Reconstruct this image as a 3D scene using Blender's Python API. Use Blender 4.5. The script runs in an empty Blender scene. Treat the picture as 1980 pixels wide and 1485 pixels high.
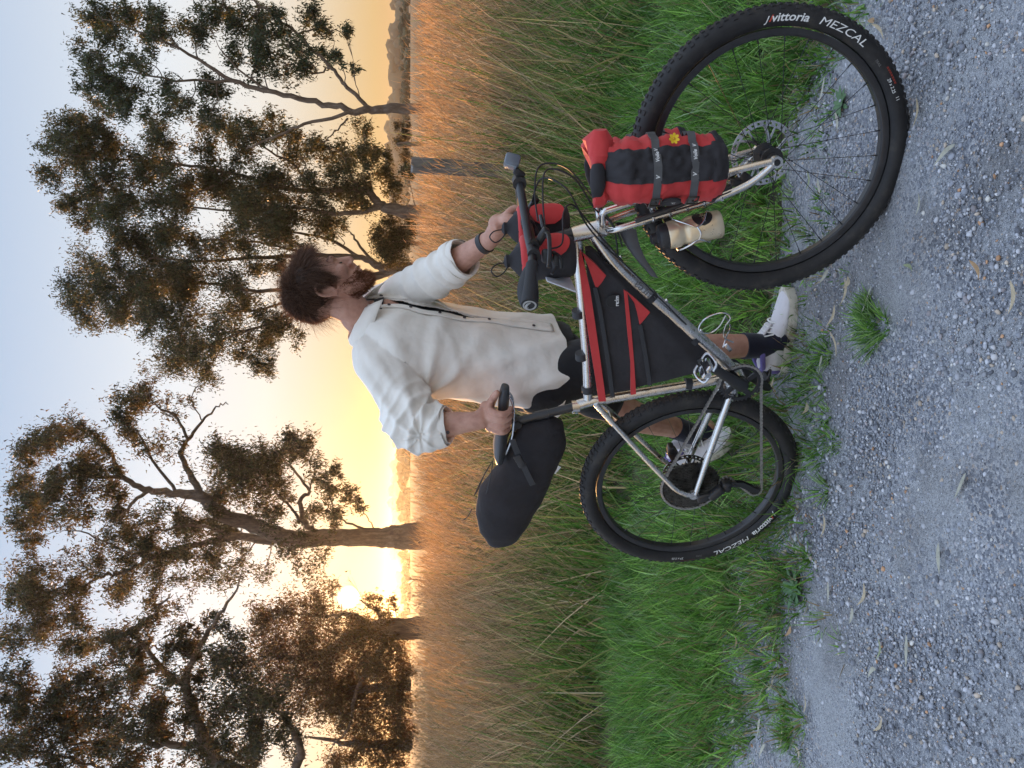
import bpy, bmesh, math, random
import numpy as np
from mathutils import Vector, Matrix

random.seed(7)
RNG = np.random.default_rng(11)
scene = bpy.context.scene
COL = scene.collection

# ------------------------------------------------------------------ camera
# The photograph was taken upright and stored on its side: the camera is rolled by 90 degrees.
CAM_H, PITCH, FPX = 1.311, 0.1226, 1640.0
cam_data = bpy.data.cameras.new('camera')
cam = bpy.data.objects.new('camera', cam_data)
COL.objects.link(cam)
cam_data.sensor_fit = 'HORIZONTAL'
cam_data.sensor_width = 36.0
cam_data.lens = 36.0 * FPX / 1980.0
cam_data.clip_start = 0.05
cam_data.clip_end = 20000.0
_right = Vector((1, 0, 0))
_up = Vector((0, math.sin(PITCH), math.cos(PITCH)))
_back = Vector((0, -math.cos(PITCH), math.sin(PITCH)))
_R = Matrix((-_up, _right, _back)).transposed()
cam.matrix_world = Matrix.Translation((0, 0, CAM_H)) @ _R.to_4x4()
scene.camera = cam

# ------------------------------------------------------------------ sky, sun, exposure
SUN_AZ = math.radians(-13.9)
SUN_EL = math.radians(3.75)
SUN_DIR = Vector((math.sin(SUN_AZ) * math.cos(SUN_EL), math.cos(SUN_AZ) * math.cos(SUN_EL), math.sin(SUN_EL)))
world = bpy.data.worlds.new('World')
scene.world = world
world.use_nodes = True
wn = world.node_tree.nodes
wl = world.node_tree.links
wn.clear()
w_out = wn.new('ShaderNodeOutputWorld')
w_bg = wn.new('ShaderNodeBackground')
w_sky = wn.new('ShaderNodeTexSky')
w_sky.sky_type = 'NISHITA'
w_sky.sun_disc = False
w_sky.sun_elevation = SUN_EL
w_sky.sun_rotation = SUN_AZ
w_sky.altitude = 50
w_sky.air_density = 1.0
w_sky.dust_density = 2.2
w_sky.ozone_density = 2.0
# the phone's wide tonal range: the sky's brightness is compressed, lifting the side behind the camera;
# its colour runs from gold at the horizon to blue overhead, brightened above the view as added fill light
w_tc = wn.new('ShaderNodeTexCoord')
w_bw = wn.new('ShaderNodeRGBToBW')
wl.new(w_sky.outputs[0], w_bw.inputs[0])
w_sep = wn.new('ShaderNodeSeparateXYZ')
wl.new(w_tc.outputs['Generated'], w_sep.inputs[0])
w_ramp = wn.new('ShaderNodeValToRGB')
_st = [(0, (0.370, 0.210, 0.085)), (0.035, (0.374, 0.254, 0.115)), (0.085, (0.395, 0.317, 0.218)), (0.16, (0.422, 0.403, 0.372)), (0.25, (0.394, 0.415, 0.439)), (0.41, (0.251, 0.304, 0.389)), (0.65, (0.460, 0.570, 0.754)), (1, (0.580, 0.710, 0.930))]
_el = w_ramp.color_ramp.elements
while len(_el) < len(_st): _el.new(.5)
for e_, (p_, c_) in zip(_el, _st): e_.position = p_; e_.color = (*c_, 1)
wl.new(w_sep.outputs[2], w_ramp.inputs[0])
# the glow of the low sun itself, round its direction
w_dot = wn.new('ShaderNodeVectorMath'); w_dot.operation = 'DOT_PRODUCT'
w_dot.inputs[1].default_value = SUN_DIR
wl.new(w_tc.outputs['Generated'], w_dot.inputs[0])
def wmath(op, a, b=None):
    n = wn.new('ShaderNodeMath'); n.operation = op
    for i, v in enumerate((a, b)):
        if v is None: continue
        if isinstance(v, (int, float)): n.inputs[i].default_value = v
        else: wl.new(v, n.inputs[i])
    return n.outputs[0]
_ang = wmath('ARCCOSINE', wmath('MINIMUM', w_dot.outputs['Value'], 1.0))
_core = wmath('MULTIPLY', wmath('POWER', 2.71828, wmath('MULTIPLY', wmath('POWER', wmath('DIVIDE', _ang, 0.0085), 4.0), -1.0)), 160.0)
_halo = wmath('MULTIPLY', wmath('POWER', 2.71828, wmath('MULTIPLY', wmath('DIVIDE', _ang, 0.022), -1.0)), 3.0)
_wide = wmath('MULTIPLY', wmath('POWER', 2.71828, wmath('MULTIPLY', wmath('DIVIDE', _ang, 0.15), -1.0)), .15)
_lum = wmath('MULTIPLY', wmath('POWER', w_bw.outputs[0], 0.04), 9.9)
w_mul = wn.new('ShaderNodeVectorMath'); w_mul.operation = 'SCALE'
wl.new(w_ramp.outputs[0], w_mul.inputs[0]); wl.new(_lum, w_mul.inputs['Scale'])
def wcol(fac, col):
    n = wn.new('ShaderNodeVectorMath'); n.operation = 'SCALE'
    n.inputs[0].default_value = col
    wl.new(fac, n.inputs['Scale'])
    return n.outputs[0]
def wadd(a, b):
    n = wn.new('ShaderNodeVectorMath'); n.operation = 'ADD'
    wl.new(a, n.inputs[0]); wl.new(b, n.inputs[1])
    return n.outputs[0]
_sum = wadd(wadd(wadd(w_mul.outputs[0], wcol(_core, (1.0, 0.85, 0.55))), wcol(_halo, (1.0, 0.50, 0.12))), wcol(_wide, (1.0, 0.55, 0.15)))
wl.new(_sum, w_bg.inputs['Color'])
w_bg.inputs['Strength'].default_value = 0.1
wl.new(w_bg.outputs[0], w_out.inputs['Surface'])

sun_data = bpy.data.lights.new('sun', 'SUN')
sun_data.energy = 5.0
sun_data.angle = math.radians(0.5)
sun_data.color = (1.0, 0.52, 0.20)
sun = bpy.data.objects.new('sun', sun_data)
COL.objects.link(sun)
sun.rotation_euler = SUN_DIR.to_track_quat('Z', 'Y').to_euler()
sun.location = (-8, 30, 12)

vs = scene.view_settings
vs.view_transform = 'Standard'
vs.look = 'None'
vs.exposure = 1.02
vs.gamma = 1.0
vs.use_curve_mapping = False
cy = scene.cycles
cy.max_bounces = 7
cy.diffuse_bounces = 3
cy.transmission_bounces = 4
cy.transparent_max_bounces = 6
cy.use_denoising = True
cy.sample_clamp_indirect = 6.0

# ------------------------------------------------------------------ helpers: pixels of the photograph -> places
def ray(px, py):
    r, u = 742.5 - py, 990.0 - px
    return Vector((r, FPX * math.cos(PITCH) + u * math.sin(PITCH), -FPX * math.sin(PITCH) + u * math.cos(PITCH)))
EYE = Vector((0, 0, CAM_H))
def at(px, py, Y):
    d = ray(px, py)
    return EYE + d * (Y / d.y)
def on_ground(px, py, z=0.0):
    d = ray(px, py)
    return EYE + d * ((z - CAM_H) / d.z)

def frame_matrix(x, y, heading, lean):
    return Matrix.Translation((x, y, 0)) @ Matrix.Rotation(heading, 4, 'Z') @ Matrix.Rotation(lean, 4, 'X')
# the bicycle stands heading to the right and a little towards the viewer, its bar turned slightly away
BM = frame_matrix(-0.3391, 2.7523, -0.597, -0.045)
SM = frame_matrix(0.5904, 2.1153, -0.46, -0.055)
def _plane_pt(M, px, py, off):
    Mi = M.inverted()
    o = Mi @ EYE
    d = Mi.to_3x3() @ ray(px, py)
    t = (off - o.y) / d.y
    return o + d * t
def bp(px, py, off=0.0): return _plane_pt(BM, px, py, off)     # point in the bicycle frame's plane (local)
def sp(px, py, off=0.0): return _plane_pt(SM, px, py, off)     # point in the steered front end's plane (local)

# ------------------------------------------------------------------ helpers: objects
def tag(o, label=None, category=None, group=None, kind=None):
    if label: o['label'] = label
    if category: o['category'] = category
    if group: o['group'] = group
    if kind: o['kind'] = kind
    return o
def thing(name, label, category, loc, group=None):
    o = bpy.data.objects.new(name, None)
    COL.objects.link(o)
    o.empty_display_size = 0.1
    o.location = loc
    return tag(o, label, category, group)
def world_loc(o):
    v = Vector((0, 0, 0))
    while o is not None:
        v += o.location
        o = o.parent
    return v
def link_mesh(name, me, mat, parent=None):
    o = bpy.data.objects.new(name, me)
    COL.objects.link(o)
    for m in (mat if isinstance(mat, (list, tuple)) else [mat]):
        me.materials.append(m)
    if parent is not None:
        w = world_loc(parent)
        me.transform(Matrix.Translation(-w))
        o.parent = parent
    return o
def set_origin(o, loc):
    loc = Vector(loc)
    o.data.transform(Matrix.Translation(-loc))
    o.location = loc

def np_mesh(name, V, T, smooth=True, col=None, mat_idx=None):
    """mesh of triangles from arrays; col: per-vertex colour"""
    me = bpy.data.meshes.new(name)
    V = np.ascontiguousarray(V, dtype=np.float32); T = np.ascontiguousarray(T, dtype=np.int32)
    k = T.shape[1]
    me.vertices.add(len(V)); me.loops.add(T.size); me.polygons.add(len(T))
    me.vertices.foreach_set('co', V.ravel())
    me.loops.foreach_set('vertex_index', T.ravel())
    me.polygons.foreach_set('loop_start', np.arange(0, T.size, k, dtype=np.int32))
    me.polygons.foreach_set('loop_total', np.full(len(T), k, dtype=np.int32))
    if smooth: me.polygons.foreach_set('use_smooth', np.ones(len(T), dtype=bool))
    if mat_idx is not None: me.polygons.foreach_set('material_index', np.ascontiguousarray(mat_idx, dtype=np.int32))
    if col is not None:
        a = me.attributes.new('col', 'FLOAT_COLOR', 'POINT')
        c = np.ones((len(V), 4), dtype=np.float32); c[:, :3] = col
        a.data.foreach_set('color', c.ravel())
    me.update(calc_edges=True)
    return me

def catmull(pts, n=8, closed=False):
    P = [Vector(p) for p in pts]
    if len(P) < 3: return P
    out = []
    m = len(P)
    for i in range(m if closed else m - 1):
        if closed: a, b, c, d = P[(i - 1) % m], P[i], P[(i + 1) % m], P[(i + 2) % m]
        else: a, b, c, d = P[max(i - 1, 0)], P[i], P[i + 1], P[min(i + 2, m - 1)]
        for k in range(n):
            t = k / n
            out.append(0.5 * ((2 * b) + (c - a) * t + (2 * a - 5 * b + 4 * c - d) * t * t + (3 * b - a - 3 * c + d) * t ** 3))
    if not closed: out.append(P[-1])
    return out
def lerp_list(vals, n):
    m = len(vals) - 1
    out = []
    for i in range(n):
        t = i / max(n - 1, 1) * m
        k = min(int(t), m - 1)
        out.append(vals[k] + (vals[k + 1] - vals[k]) * (t - k))
    return out

class MB:
    """collects shapes in local space M and builds them as one mesh object"""
    def __init__(self, M=None):
        self.v, self.f, self.mi = [], [], []
        self.M = M or Matrix.Identity(4)
        self.cur = 0
    def add(self, verts, faces, X=None):
        T = self.M @ X if X is not None else self.M
        b = len(self.v)
        self.v.extend([T @ Vector(p) for p in verts])
        for f in faces:
            self.f.append([b + i for i in f]); self.mi.append(self.cur)
        return self
    def loft(self, rings, caps=True, closed_ring=True, loop=False, X=None):
        n = len(rings[0]); verts = [p for r in rings for p in r]; faces = []
        R = len(rings)
        for i in range(R if loop else R - 1):
            a, b = i * n, ((i + 1) % R) * n
            for k in range(n if closed_ring else n - 1):
                k2 = (k + 1) % n
                faces.append((a + k, a + k2, b + k2, b + k))
        if caps and not loop:
            faces.append(tuple(range(n))[::-1]); faces.append(tuple(range((R - 1) * n, R * n)))
        return self.add(verts, faces, X)
    def tube(self, pts, r, n=10, caps=True, loop=False, ell=1.0, up=None, X=None):
        P = [Vector(p) for p in pts]
        m = len(P)
        rad = [r] * m if isinstance(r, (int, float)) else lerp_list(list(r), m)
        rings = []
        N = None
        for i in range(m):
            if loop: t = P[(i + 1) % m] - P[i - 1]
            else: t = P[min(i + 1, m - 1)] - P[max(i - 1, 0)]
            if t.length < 1e-9: t = Vector((0, 0, 1))
            t.normalize()
            if N is None:
                ref = Vector(up) if up is not None else (Vector((0, 0, 1)) if abs(t.z) < 0.9 else Vector((1, 0, 0)))
                N = (ref - t * ref.dot(t)).normalized()
            else:
                N = N - t * N.dot(t)
                N = N.normalized() if N.length > 1e-6 else t.orthogonal().normalized()
            B = t.cross(N)
            rings.append([P[i] + N * (rad[i] * math.cos(2 * math.pi * k / n)) + B * (rad[i] * ell * math.sin(2 * math.pi * k / n)) for k in range(n)])
        return self.loft(rings, caps=caps, loop=loop, X=X)
    def ribbon(self, pts, width, thick, up, X=None):
        """strap of rectangular section along pts; up = direction of its thickness (vector or list)"""
        P = [Vector(p) for p in pts]; m = len(P); rings = []
        for i in range(m):
            t = (P[min(i + 1, m - 1)] - P[max(i - 1, 0)]).normalized()
            u = Vector(up[i] if isinstance(up, list) else up); u = (u - t * u.dot(t)).normalized()
            s = t.cross(u)
            h, q = width / 2, thick / 2
            rings.append([P[i] + s * h + u * q, P[i] - s * h + u * q, P[i] - s * h - u * q, P[i] + s * h - u * q])
        return self.loft(rings, X=X)
    def rbox(self, size, b=0.004, X=None, seg=3):
        sx, sy, sz = [s / 2 for s in size]
        b = min(b, sx * .95, sy * .95, sz * .95)
        def ring(ins, z):
            out = []
            for cx, cy, a0 in ((sx - b, sy - b, 0), (-sx + b, sy - b, 90), (-sx + b, -sy + b, 180), (sx - b, -sy + b, 270)):
                for k in range(seg + 1):
                    a = math.radians(a0 + 90 * k / seg)
                    out.append((cx + (b - ins) * math.cos(a), cy + (b - ins) * math.sin(a), z))
            return out
        zs = [(b, -sz), (b * .3, -sz + b * .3), (0, -sz + b), (0, sz - b), (b * .3, sz - b * .3), (b, sz)]
        return self.loft([ring(i, z) for i, z in zs], X=X)
    def lathe(self, prof, n=20, X=None, caps=False):
        rings = [[(r * math.cos(2 * math.pi * k / n), r * math.sin(2 * math.pi * k / n), z) for k in range(n)] for r, z in prof]
        return self.loft(rings, caps=caps, X=X)
    def cyl(self, a, b, r, n=12): return self.tube([a, b], r, n)
    def ball(self, c, r, n=10, X=None):
        c = Vector(c); r = Vector((r, r, r)) if isinstance(r, (int, float)) else Vector(r)
        rings = []
        for i in range(n // 2 + 1):
            ph = -math.pi / 2 + math.pi * i / (n // 2)
            q = max(math.cos(ph), 1e-3)
            rings.append([(c.x + r.x * q * math.cos(2 * math.pi * k / n), c.y + r.y * q * math.sin(2 * math.pi * k / n), c.z + r.z * math.sin(ph)) for k in range(n)])
        return self.loft(rings, X=X)
    def build(self, name, mat, parent=None, smooth=True, angle=40):
        me = bpy.data.meshes.new(name)
        me.from_pydata([tuple(p) for p in self.v], [], self.f)
        bm_ = bmesh.new(); bm_.from_mesh(me)
        bmesh.ops.recalc_face_normals(bm_, faces=bm_.faces)
        bm_.to_mesh(me); bm_.free()
        if any(self.mi): me.polygons.foreach_set('material_index', self.mi)
        if smooth:
            me.polygons.foreach_set('use_smooth', [True] * len(me.polygons))
            me.set_sharp_from_angle(angle=math.radians(angle))
        me.update()
        return link_mesh(name, me, mat, parent)

def frame_at(o, x, z):
    """matrix with origin o, local X along x and local Z near z"""
    x = Vector(x).normalized(); z = Vector(z); z = (z - x * z.dot(x)).normalized(); y = z.cross(x)
    return Matrix.Translation(o) @ Matrix((x, y, z)).transposed().to_4x4()

def text_mesh(s, size=1.0, shear=0.0, offset=0.0, extrude=0.0):
    """flat lettering as vertices and faces"""
    cu = bpy.data.curves.new('lettering', 'FONT')
    cu.body = s; cu.size = size; cu.shear = shear; cu.offset = offset; cu.extrude = extrude
    cu.align_x = 'CENTER'; cu.align_y = 'CENTER'; cu.resolution_u = 3
    o = bpy.data.objects.new('lettering_source', cu)
    COL.objects.link(o)
    dg = bpy.context.evaluated_depsgraph_get(); dg.update()
    me = o.evaluated_get(dg).to_mesh()
    bm_ = bmesh.new(); bm_.from_mesh(me)
    bmesh.ops.triangulate(bm_, faces=bm_.faces)
    bmesh.ops.subdivide_edges(bm_, edges=[e for e in bm_.edges if e.calc_length() > size * .25], cuts=2)
    bmesh.ops.triangulate(bm_, faces=bm_.faces)
    V = [v.co.copy() for v in bm_.verts]; bm_.verts.index_update()
    F = [[v.index for v in f.verts] for f in bm_.faces]
    bm_.free(); o.evaluated_get(dg).to_mesh_clear()
    COL.objects.unlink(o); bpy.data.objects.remove(o); bpy.data.curves.remove(cu)
    return V, F

# ------------------------------------------------------------------ helpers: materials
def new_mat(name):
    m = bpy.data.materials.new(name); m.use_nodes = True
    nt = m.node_tree; nt.nodes.clear()
    out = nt.nodes.new('ShaderNodeOutputMaterial')
    b = nt.nodes.new('ShaderNodeBsdfPrincipled')
    nt.links.new(b.outputs[0], out.inputs[0])
    return m, nt, b, out
def node(nt, kind, **kw):
    n = nt.nodes.new(kind)
    for k, v in kw.items():
        if k in n.inputs: n.inputs[k].default_value = v
        else: setattr(n, k, v)
    return n
def ramp(nt, fac, stops):
    r = nt.nodes.new('ShaderNodeValToRGB')
    e = r.color_ramp.elements
    while len(e) < len(stops): e.new(0.5)
    for el, (p, c) in zip(e, stops):
        el.position = p; el.color = (*c, 1) if len(c) == 3 else c
    nt.links.new(fac, r.inputs[0])
    return r.outputs[0]
def mat(name, col, rough=0.6, metal=0.0, var=0.12, scale=30.0, bump=0.0, bscale=80.0, spec=0.5, sheen=0.0, coat=0.0, dirt=None, aniso=0.0):
    """principled material with procedural variation of colour and fine relief"""
    m, nt, b, out = new_mat(name)
    tc = node(nt, 'ShaderNodeTexCoord')
    nz = node(nt, 'ShaderNodeTexNoise', Scale=scale, Detail=6.0, Roughness=0.6)
    nt.links.new(tc.outputs['Object'], nz.inputs['Vector'])
    lo = tuple(max(c * (1 - var), 0) for c in col); hi = tuple(min(c * (1 + var), 1) for c in col)
    c = ramp(nt, nz.outputs['Fac'], [(0.3, lo), (0.7, hi)])
    if dirt is not None:
        dn = node(nt, 'ShaderNodeTexNoise', Scale=dirt[1], Detail=8.0, Roughness=0.7)
        nt.links.new(tc.outputs['Object'], dn.inputs['Vector'])
        mask = ramp(nt, dn.outputs['Fac'], [(dirt[2], (0, 0, 0)), (dirt[2] + 0.15, (1, 1, 1))])
        mx = node(nt, 'ShaderNodeMix', data_type='RGBA')
        nt.links.new(mask, mx.inputs[0]); nt.links.new(c, mx.inputs[6]); mx.inputs[7].default_value = (*dirt[0], 1)
        c = mx.outputs[2]
    nt.links.new(c, b.inputs['Base Color'])
    rr = ramp(nt, nz.outputs['Fac'], [(0.25, (max(rough - .1, .03),) * 3), (0.75, (min(rough + .1, 1),) * 3)])
    nt.links.new(rr, b.inputs['Roughness'])
    b.inputs['Metallic'].default_value = metal
    b.inputs['Specular IOR Level'].default_value = spec
    b.inputs['Sheen Weight'].default_value = sheen
    b.inputs['Coat Weight'].default_value = coat
    if bump:
        bn = node(nt, 'ShaderNodeTexNoise', Scale=bscale, Detail=4.0)
        nt.links.new(tc.outputs['Object'], bn.inputs['Vector'])
        bu = node(nt, 'ShaderNodeBump', Strength=bump, Distance=0.002)
        nt.links.new(bn.outputs['Fac'], bu.inputs['Height']); nt.links.new(bu.outputs[0], b.inputs['Normal'])
    return m
def fabric(name, col, weave=900.0, rough=0.85, bump=0.35, fold=0.5, sheen=0.15, var=0.15, through=0.0):
    m, nt, b, out = new_mat(name)
    tc = node(nt, 'ShaderNodeTexCoord')
    nz = node(nt, 'ShaderNodeTexNoise', Scale=9.0, Detail=6.0, Roughness=0.6)
    nt.links.new(tc.outputs['Object'], nz.inputs['Vector'])
    lo = tuple(c * (1 - var) for c in col); hi = tuple(min(c * (1 + var), 1) for c in col)
    nt.links.new(ramp(nt, nz.outputs['Fac'], [(0.3, lo), (0.7, hi)]), b.inputs['Base Color'])
    b.inputs['Roughness'].default_value = rough
    b.inputs['Specular IOR Level'].default_value = 0.3
    b.inputs['Sheen Weight'].default_value = sheen
    w1 = node(nt, 'ShaderNodeTexNoise', Scale=weave, Detail=1.0)
    f1 = node(nt, 'ShaderNodeTexNoise', Scale=17.0, Detail=2.5, Roughness=0.5, Distortion=0.25)
    nt.links.new(tc.outputs['Object'], w1.inputs['Vector']); nt.links.new(tc.outputs['Object'], f1.inputs['Vector'])
    b1 = node(nt, 'ShaderNodeBump', Strength=fold, Distance=0.012); nt.links.new(f1.outputs['Fac'], b1.inputs['Height'])
    b2 = node(nt, 'ShaderNodeBump', Strength=bump, Distance=0.0008); nt.links.new(w1.outputs['Fac'], b2.inputs['Height'])
    nt.links.new(b1.outputs[0], b2.inputs['Normal']); nt.links.new(b2.outputs[0], b.inputs['Normal'])
    if through:
        t = node(nt, 'ShaderNodeBsdfTranslucent'); t.inputs['Color'].default_value = (*col, 1)
        ms = node(nt, 'ShaderNodeMixShader'); ms.inputs[0].default_value = through
        nt.links.new(b.outputs[0], ms.inputs[1]); nt.links.new(t.outputs[0], ms.inputs[2]); nt.links.new(ms.outputs[0], out.inputs[0])
    return m
def plant_mat(name, translucency=0.35, rough=0.6, tint=(1, 1, 1)):
    """leaf or blade: colour from the per-blade attribute, part of the light passes through"""
    m, nt, b, out = new_mat(name)
    a = node(nt, 'ShaderNodeAttribute', attribute_name='col')
    nt.links.new(a.outputs['Color'], b.inputs['Base Color'])
    b.inputs['Roughness'].default_value = rough
    b.inputs['Specular IOR Level'].default_value = 0.25
    t = node(nt, 'ShaderNodeBsdfTranslucent')
    mx = node(nt, 'ShaderNodeMix', data_type='RGBA', blend_type='MULTIPLY'); mx.inputs[0].default_value = 1.0
    nt.links.new(a.outputs['Color'], mx.inputs[6]); mx.inputs[7].default_value = (*tint, 1)
    nt.links.new(mx.outputs[2], t.inputs['Color'])
    s = node(nt, 'ShaderNodeMixShader'); s.inputs[0].default_value = translucency
    nt.links.new(b.outputs[0], s.inputs[1]); nt.links.new(t.outputs[0], s.inputs[2])
    nt.links.new(s.outputs[0], out.inputs[0])
    return m
# ================================================================== setting
def waves(x, y, s, seed, octaves=4):
    """cheap smooth noise in about -1..1 on arrays"""
    r = np.random.default_rng(seed); out = np.zeros_like(x, dtype=float); amp = 1.0; tot = 0
    for o in range(octaves):
        for k in range(3):
            a = r.uniform(0, 6.283); p = r.uniform(0, 6.283); f = s * (2 ** o) * r.uniform(.8, 1.25)
            out += amp * np.sin((x * math.cos(a) + y * math.sin(a)) * f + p) / 3 * 1.4
        tot += amp; amp *= .5
    return out / tot * 1.6
def edge_y(x):
    x = np.asarray(x, dtype=float)
    return 2.57 - 0.29 * x + 0.09 * waves(x, x * 0, 3.0, 5)

def ground_mat():
    m, nt, b, out = new_mat('meadow_soil')
    tc = node(nt, 'ShaderNodeTexCoord')
    n1 = node(nt, 'ShaderNodeTexNoise', Scale=0.6, Detail=8.0, Roughness=0.65); nt.links.new(tc.outputs['Object'], n1.inputs['Vector'])
    n2 = node(nt, 'ShaderNodeTexNoise', Scale=26.0, Detail=6.0, Roughness=0.7); nt.links.new(tc.outputs['Object'], n2.inputs['Vector'])
    c1 = ramp(nt, n1.outputs['Fac'], [(0.3, (0.045, 0.05, 0.02)), (0.7, (0.12, 0.09, 0.045))])
    c2 = ramp(nt, n2.outputs['Fac'], [(0.3, (0.4, 0.4, 0.4)), (0.75, (1.2, 1.2, 1.2))])
    mx = node(nt, 'ShaderNodeMix', data_type='RGBA', blend_type='MULTIPLY'); mx.inputs[0].default_value = 1
    nt.links.new(c1, mx.inputs[6]); nt.links.new(c2, mx.inputs[7]); nt.links.new(mx.outputs[2], b.inputs['Base Color'])
    b.inputs['Roughness'].default_value = 0.95
    bu = node(nt, 'ShaderNodeBump', Strength=0.6, Distance=0.02); nt.links.new(n2.outputs['Fac'], bu.inputs['Height']); nt.links.new(bu.outputs[0], b.inputs['Normal'])
    return m
def path_mat():
    m, nt, b, out = new_mat('crushed_rock')
    tc = node(nt, 'ShaderNodeTexCoord')
    def stones(scale):
        v = node(nt, 'ShaderNodeTexVoronoi', Scale=scale, Randomness=1.0); nt.links.new(tc.outputs['Object'], v.inputs['Vector'])
        return v
    v1, v2 = stones(150.0), stones(340.0)
    sep = node(nt, 'ShaderNodeSeparateColor'); nt.links.new(v1.outputs['Color'], sep.inputs[0])
    sep2 = node(nt, 'ShaderNodeSeparateColor'); nt.links.new(v2.outputs['Color'], sep2.inputs[0])
    c1 = ramp(nt, sep.outputs[0], [(0.0, (0.13, 0.14, 0.165)), (0.5, (0.27, 0.285, 0.32)), (0.93, (0.48, 0.48, 0.49)), (1.0, (0.40, 0.29, 0.2))])
    c2 = ramp(nt, sep2.outputs[0], [(0.0, (0.26, 0.27, 0.29)), (1.0, (0.44, 0.45, 0.465))])
    pn = node(nt, 'ShaderNodeTexNoise', Scale=2.6, Detail=6.0, Roughness=0.6, Distortion=0.4); nt.links.new(tc.outputs['Object'], pn.inputs['Vector'])
    pm = ramp(nt, pn.outputs['Fac'], [(0.42, (0, 0, 0)), (0.58, (1, 1, 1))])
    mx = node(nt, 'ShaderNodeMix', data_type='RGBA'); nt.links.new(pm, mx.inputs[0]); nt.links.new(c1, mx.inputs[6]); nt.links.new(c2, mx.inputs[7])
    # damp organic stain
    sn = node(nt, 'ShaderNodeTexNoise', Scale=1.7, Detail=5.0, Distortion=0.3); nt.links.new(tc.outputs['Object'], sn.inputs['Vector'])
    smk = ramp(nt, sn.outputs['Fac'], [(0.34, (0.55, 0.52, 0.49)), (0.5, (1, 1, 1))])
    m2 = node(nt, 'ShaderNodeMix', data_type='RGBA', blend_type='MULTIPLY'); m2.inputs[0].default_value = 1
    nt.links.new(mx.outputs[2], m2.inputs[6]); nt.links.new(smk, m2.inputs[7]); nt.links.new(m2.outputs[2], b.inputs['Base Color'])
    b.inputs['Roughness'].default_value = 0.9
    h = ramp(nt, v1.outputs['Distance'], [(0.0, (1, 1, 1)), (0.7, (0, 0, 0))])
    h2 = ramp(nt, v2.outputs['Distance'], [(0.0, (1, 1, 1)), (0.7, (0, 0, 0))])
    b1 = node(nt, 'ShaderNodeBump', Strength=0.8, Distance=0.006); nt.links.new(h, b1.inputs['Height'])
    b2 = node(nt, 'ShaderNodeBump', Strength=0.6, Distance=0.003); nt.links.new(h2, b2.inputs['Height']); nt.links.new(b1.outputs[0], b2.inputs['Normal'])
    nt.links.new(b2.outputs[0], b.inputs['Normal'])
    return m

# ground: one sheet out to the horizon
gm = MB()
rings = []
for r in (0.001, 3, 8, 20, 60, 200, 800, 3000, 9000):
    rings.append([(r * math.cos(2 * math.pi * k / 48), 3 + r * math.sin(2 * math.pi * k / 48), 0) for k in range(48)])
gm.loft(rings, caps=False)
ground = tag(gm.build('ground', ground_mat(), smooth=False), 'dark soil and matted grass under the reed meadow', None, kind='structure')

# path: crushed rock, its grassy edge uneven
xs = np.concatenate([np.linspace(-60, -2.2, 60), np.linspace(-2.19, 1.8, 160), np.linspace(1.81, 60, 60)])
pv, pf = [], []
cols_ = 9
for x in xs:
    e = float(edge_y(x)); nx, ny = 0.29 / 1.041, 1 / 1.041
    for k in range(cols_):
        d = (0.0, .2, .45, .8, 1.2, 1.8, 2.6, 3.6, 4.6)[k]
        z = 0.004 + 0.012 * min(d / .3, 1) + 0.006 * math.sin(x * 5 + d * 7) * min(d / .3, 1)
        pv.append((x - nx * (d - .5), e - ny * (d - .5), z if d > 0 else 0.004))
for i in range(len(xs) - 1):
    for k in range(cols_ - 1):
        a = i * cols_ + k
        pf.append((a, a + 1, a + cols_ + 1, a + cols_))
pm_ = MB(); pm_.add(pv, pf)
path = tag(pm_.build('gravel_path', path_mat()), 'grey crushed rock cycle path with loose stones', None, kind='structure')

# loose stones on the path
def ico():
    t = (1 + 5 ** .5) / 2
    v = np.array([(-1, t, 0), (1, t, 0), (-1, -t, 0), (1, -t, 0), (0, -1, t), (0, 1, t), (0, -1, -t), (0, 1, -t), (t, 0, -1), (t, 0, 1), (-t, 0, -1), (-t, 0, 1)], float)
    v /= np.linalg.norm(v[0])
    f = np.array([(0, 11, 5), (0, 5, 1), (0, 1, 7), (0, 7, 10), (0, 10, 11), (1, 5, 9), (5, 11, 4), (11, 10, 2), (10, 7, 6), (7, 1, 8), (3, 9, 4), (3, 4, 2), (3, 2, 6), (3, 6, 8), (3, 8, 9), (4, 9, 5), (2, 4, 11), (6, 2, 10), (8, 6, 7), (9, 8, 1)])
    return v, f
ICO_V, ICO_F = ico()
def scatter_stones(P, size, colors, rng):
    n = len(P)
    q = rng.normal(size=(n, 4)); q /= np.linalg.norm(q, axis=1)[:, None]
    w, x, y, z = q.T
    Rm = np.stack([1 - 2 * (y * y + z * z), 2 * (x * y - z * w), 2 * (x * z + y * w), 2 * (x * y + z * w), 1 - 2 * (x * x + z * z), 2 * (y * z - x * w), 2 * (x * z - y * w), 2 * (y * z + x * w), 1 - 2 * (x * x + y * y)], -1).reshape(n, 3, 3)
    sc = rng.uniform(.55, 1.25, size=(n, 1, 3)) * size[:, None, None]
    nv = len(ICO_V)
    V = ICO_V[None] * (1 + rng.normal(size=(n, nv, 1)) * .13) * sc
    V = np.einsum('nij,nkj->nki', Rm, V)
    V[..., 2] *= .75
    V += P[:, None, :]
    T = ICO_F[None] + (np.arange(n) * nv)[:, None, None]
    C = np.repeat(colors, nv, axis=0)
    return V.reshape(-1, 3), T.reshape(-1, 3), C
def stone_mat():
    m, nt, b, out = new_mat('loose_stone')
    a = node(nt, 'ShaderNodeAttribute', attribute_name='col'); nt.links.new(a.outputs['Color'], b.inputs['Base Color'])
    b.inputs['Roughness'].default_value = 0.8
    return m
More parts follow.
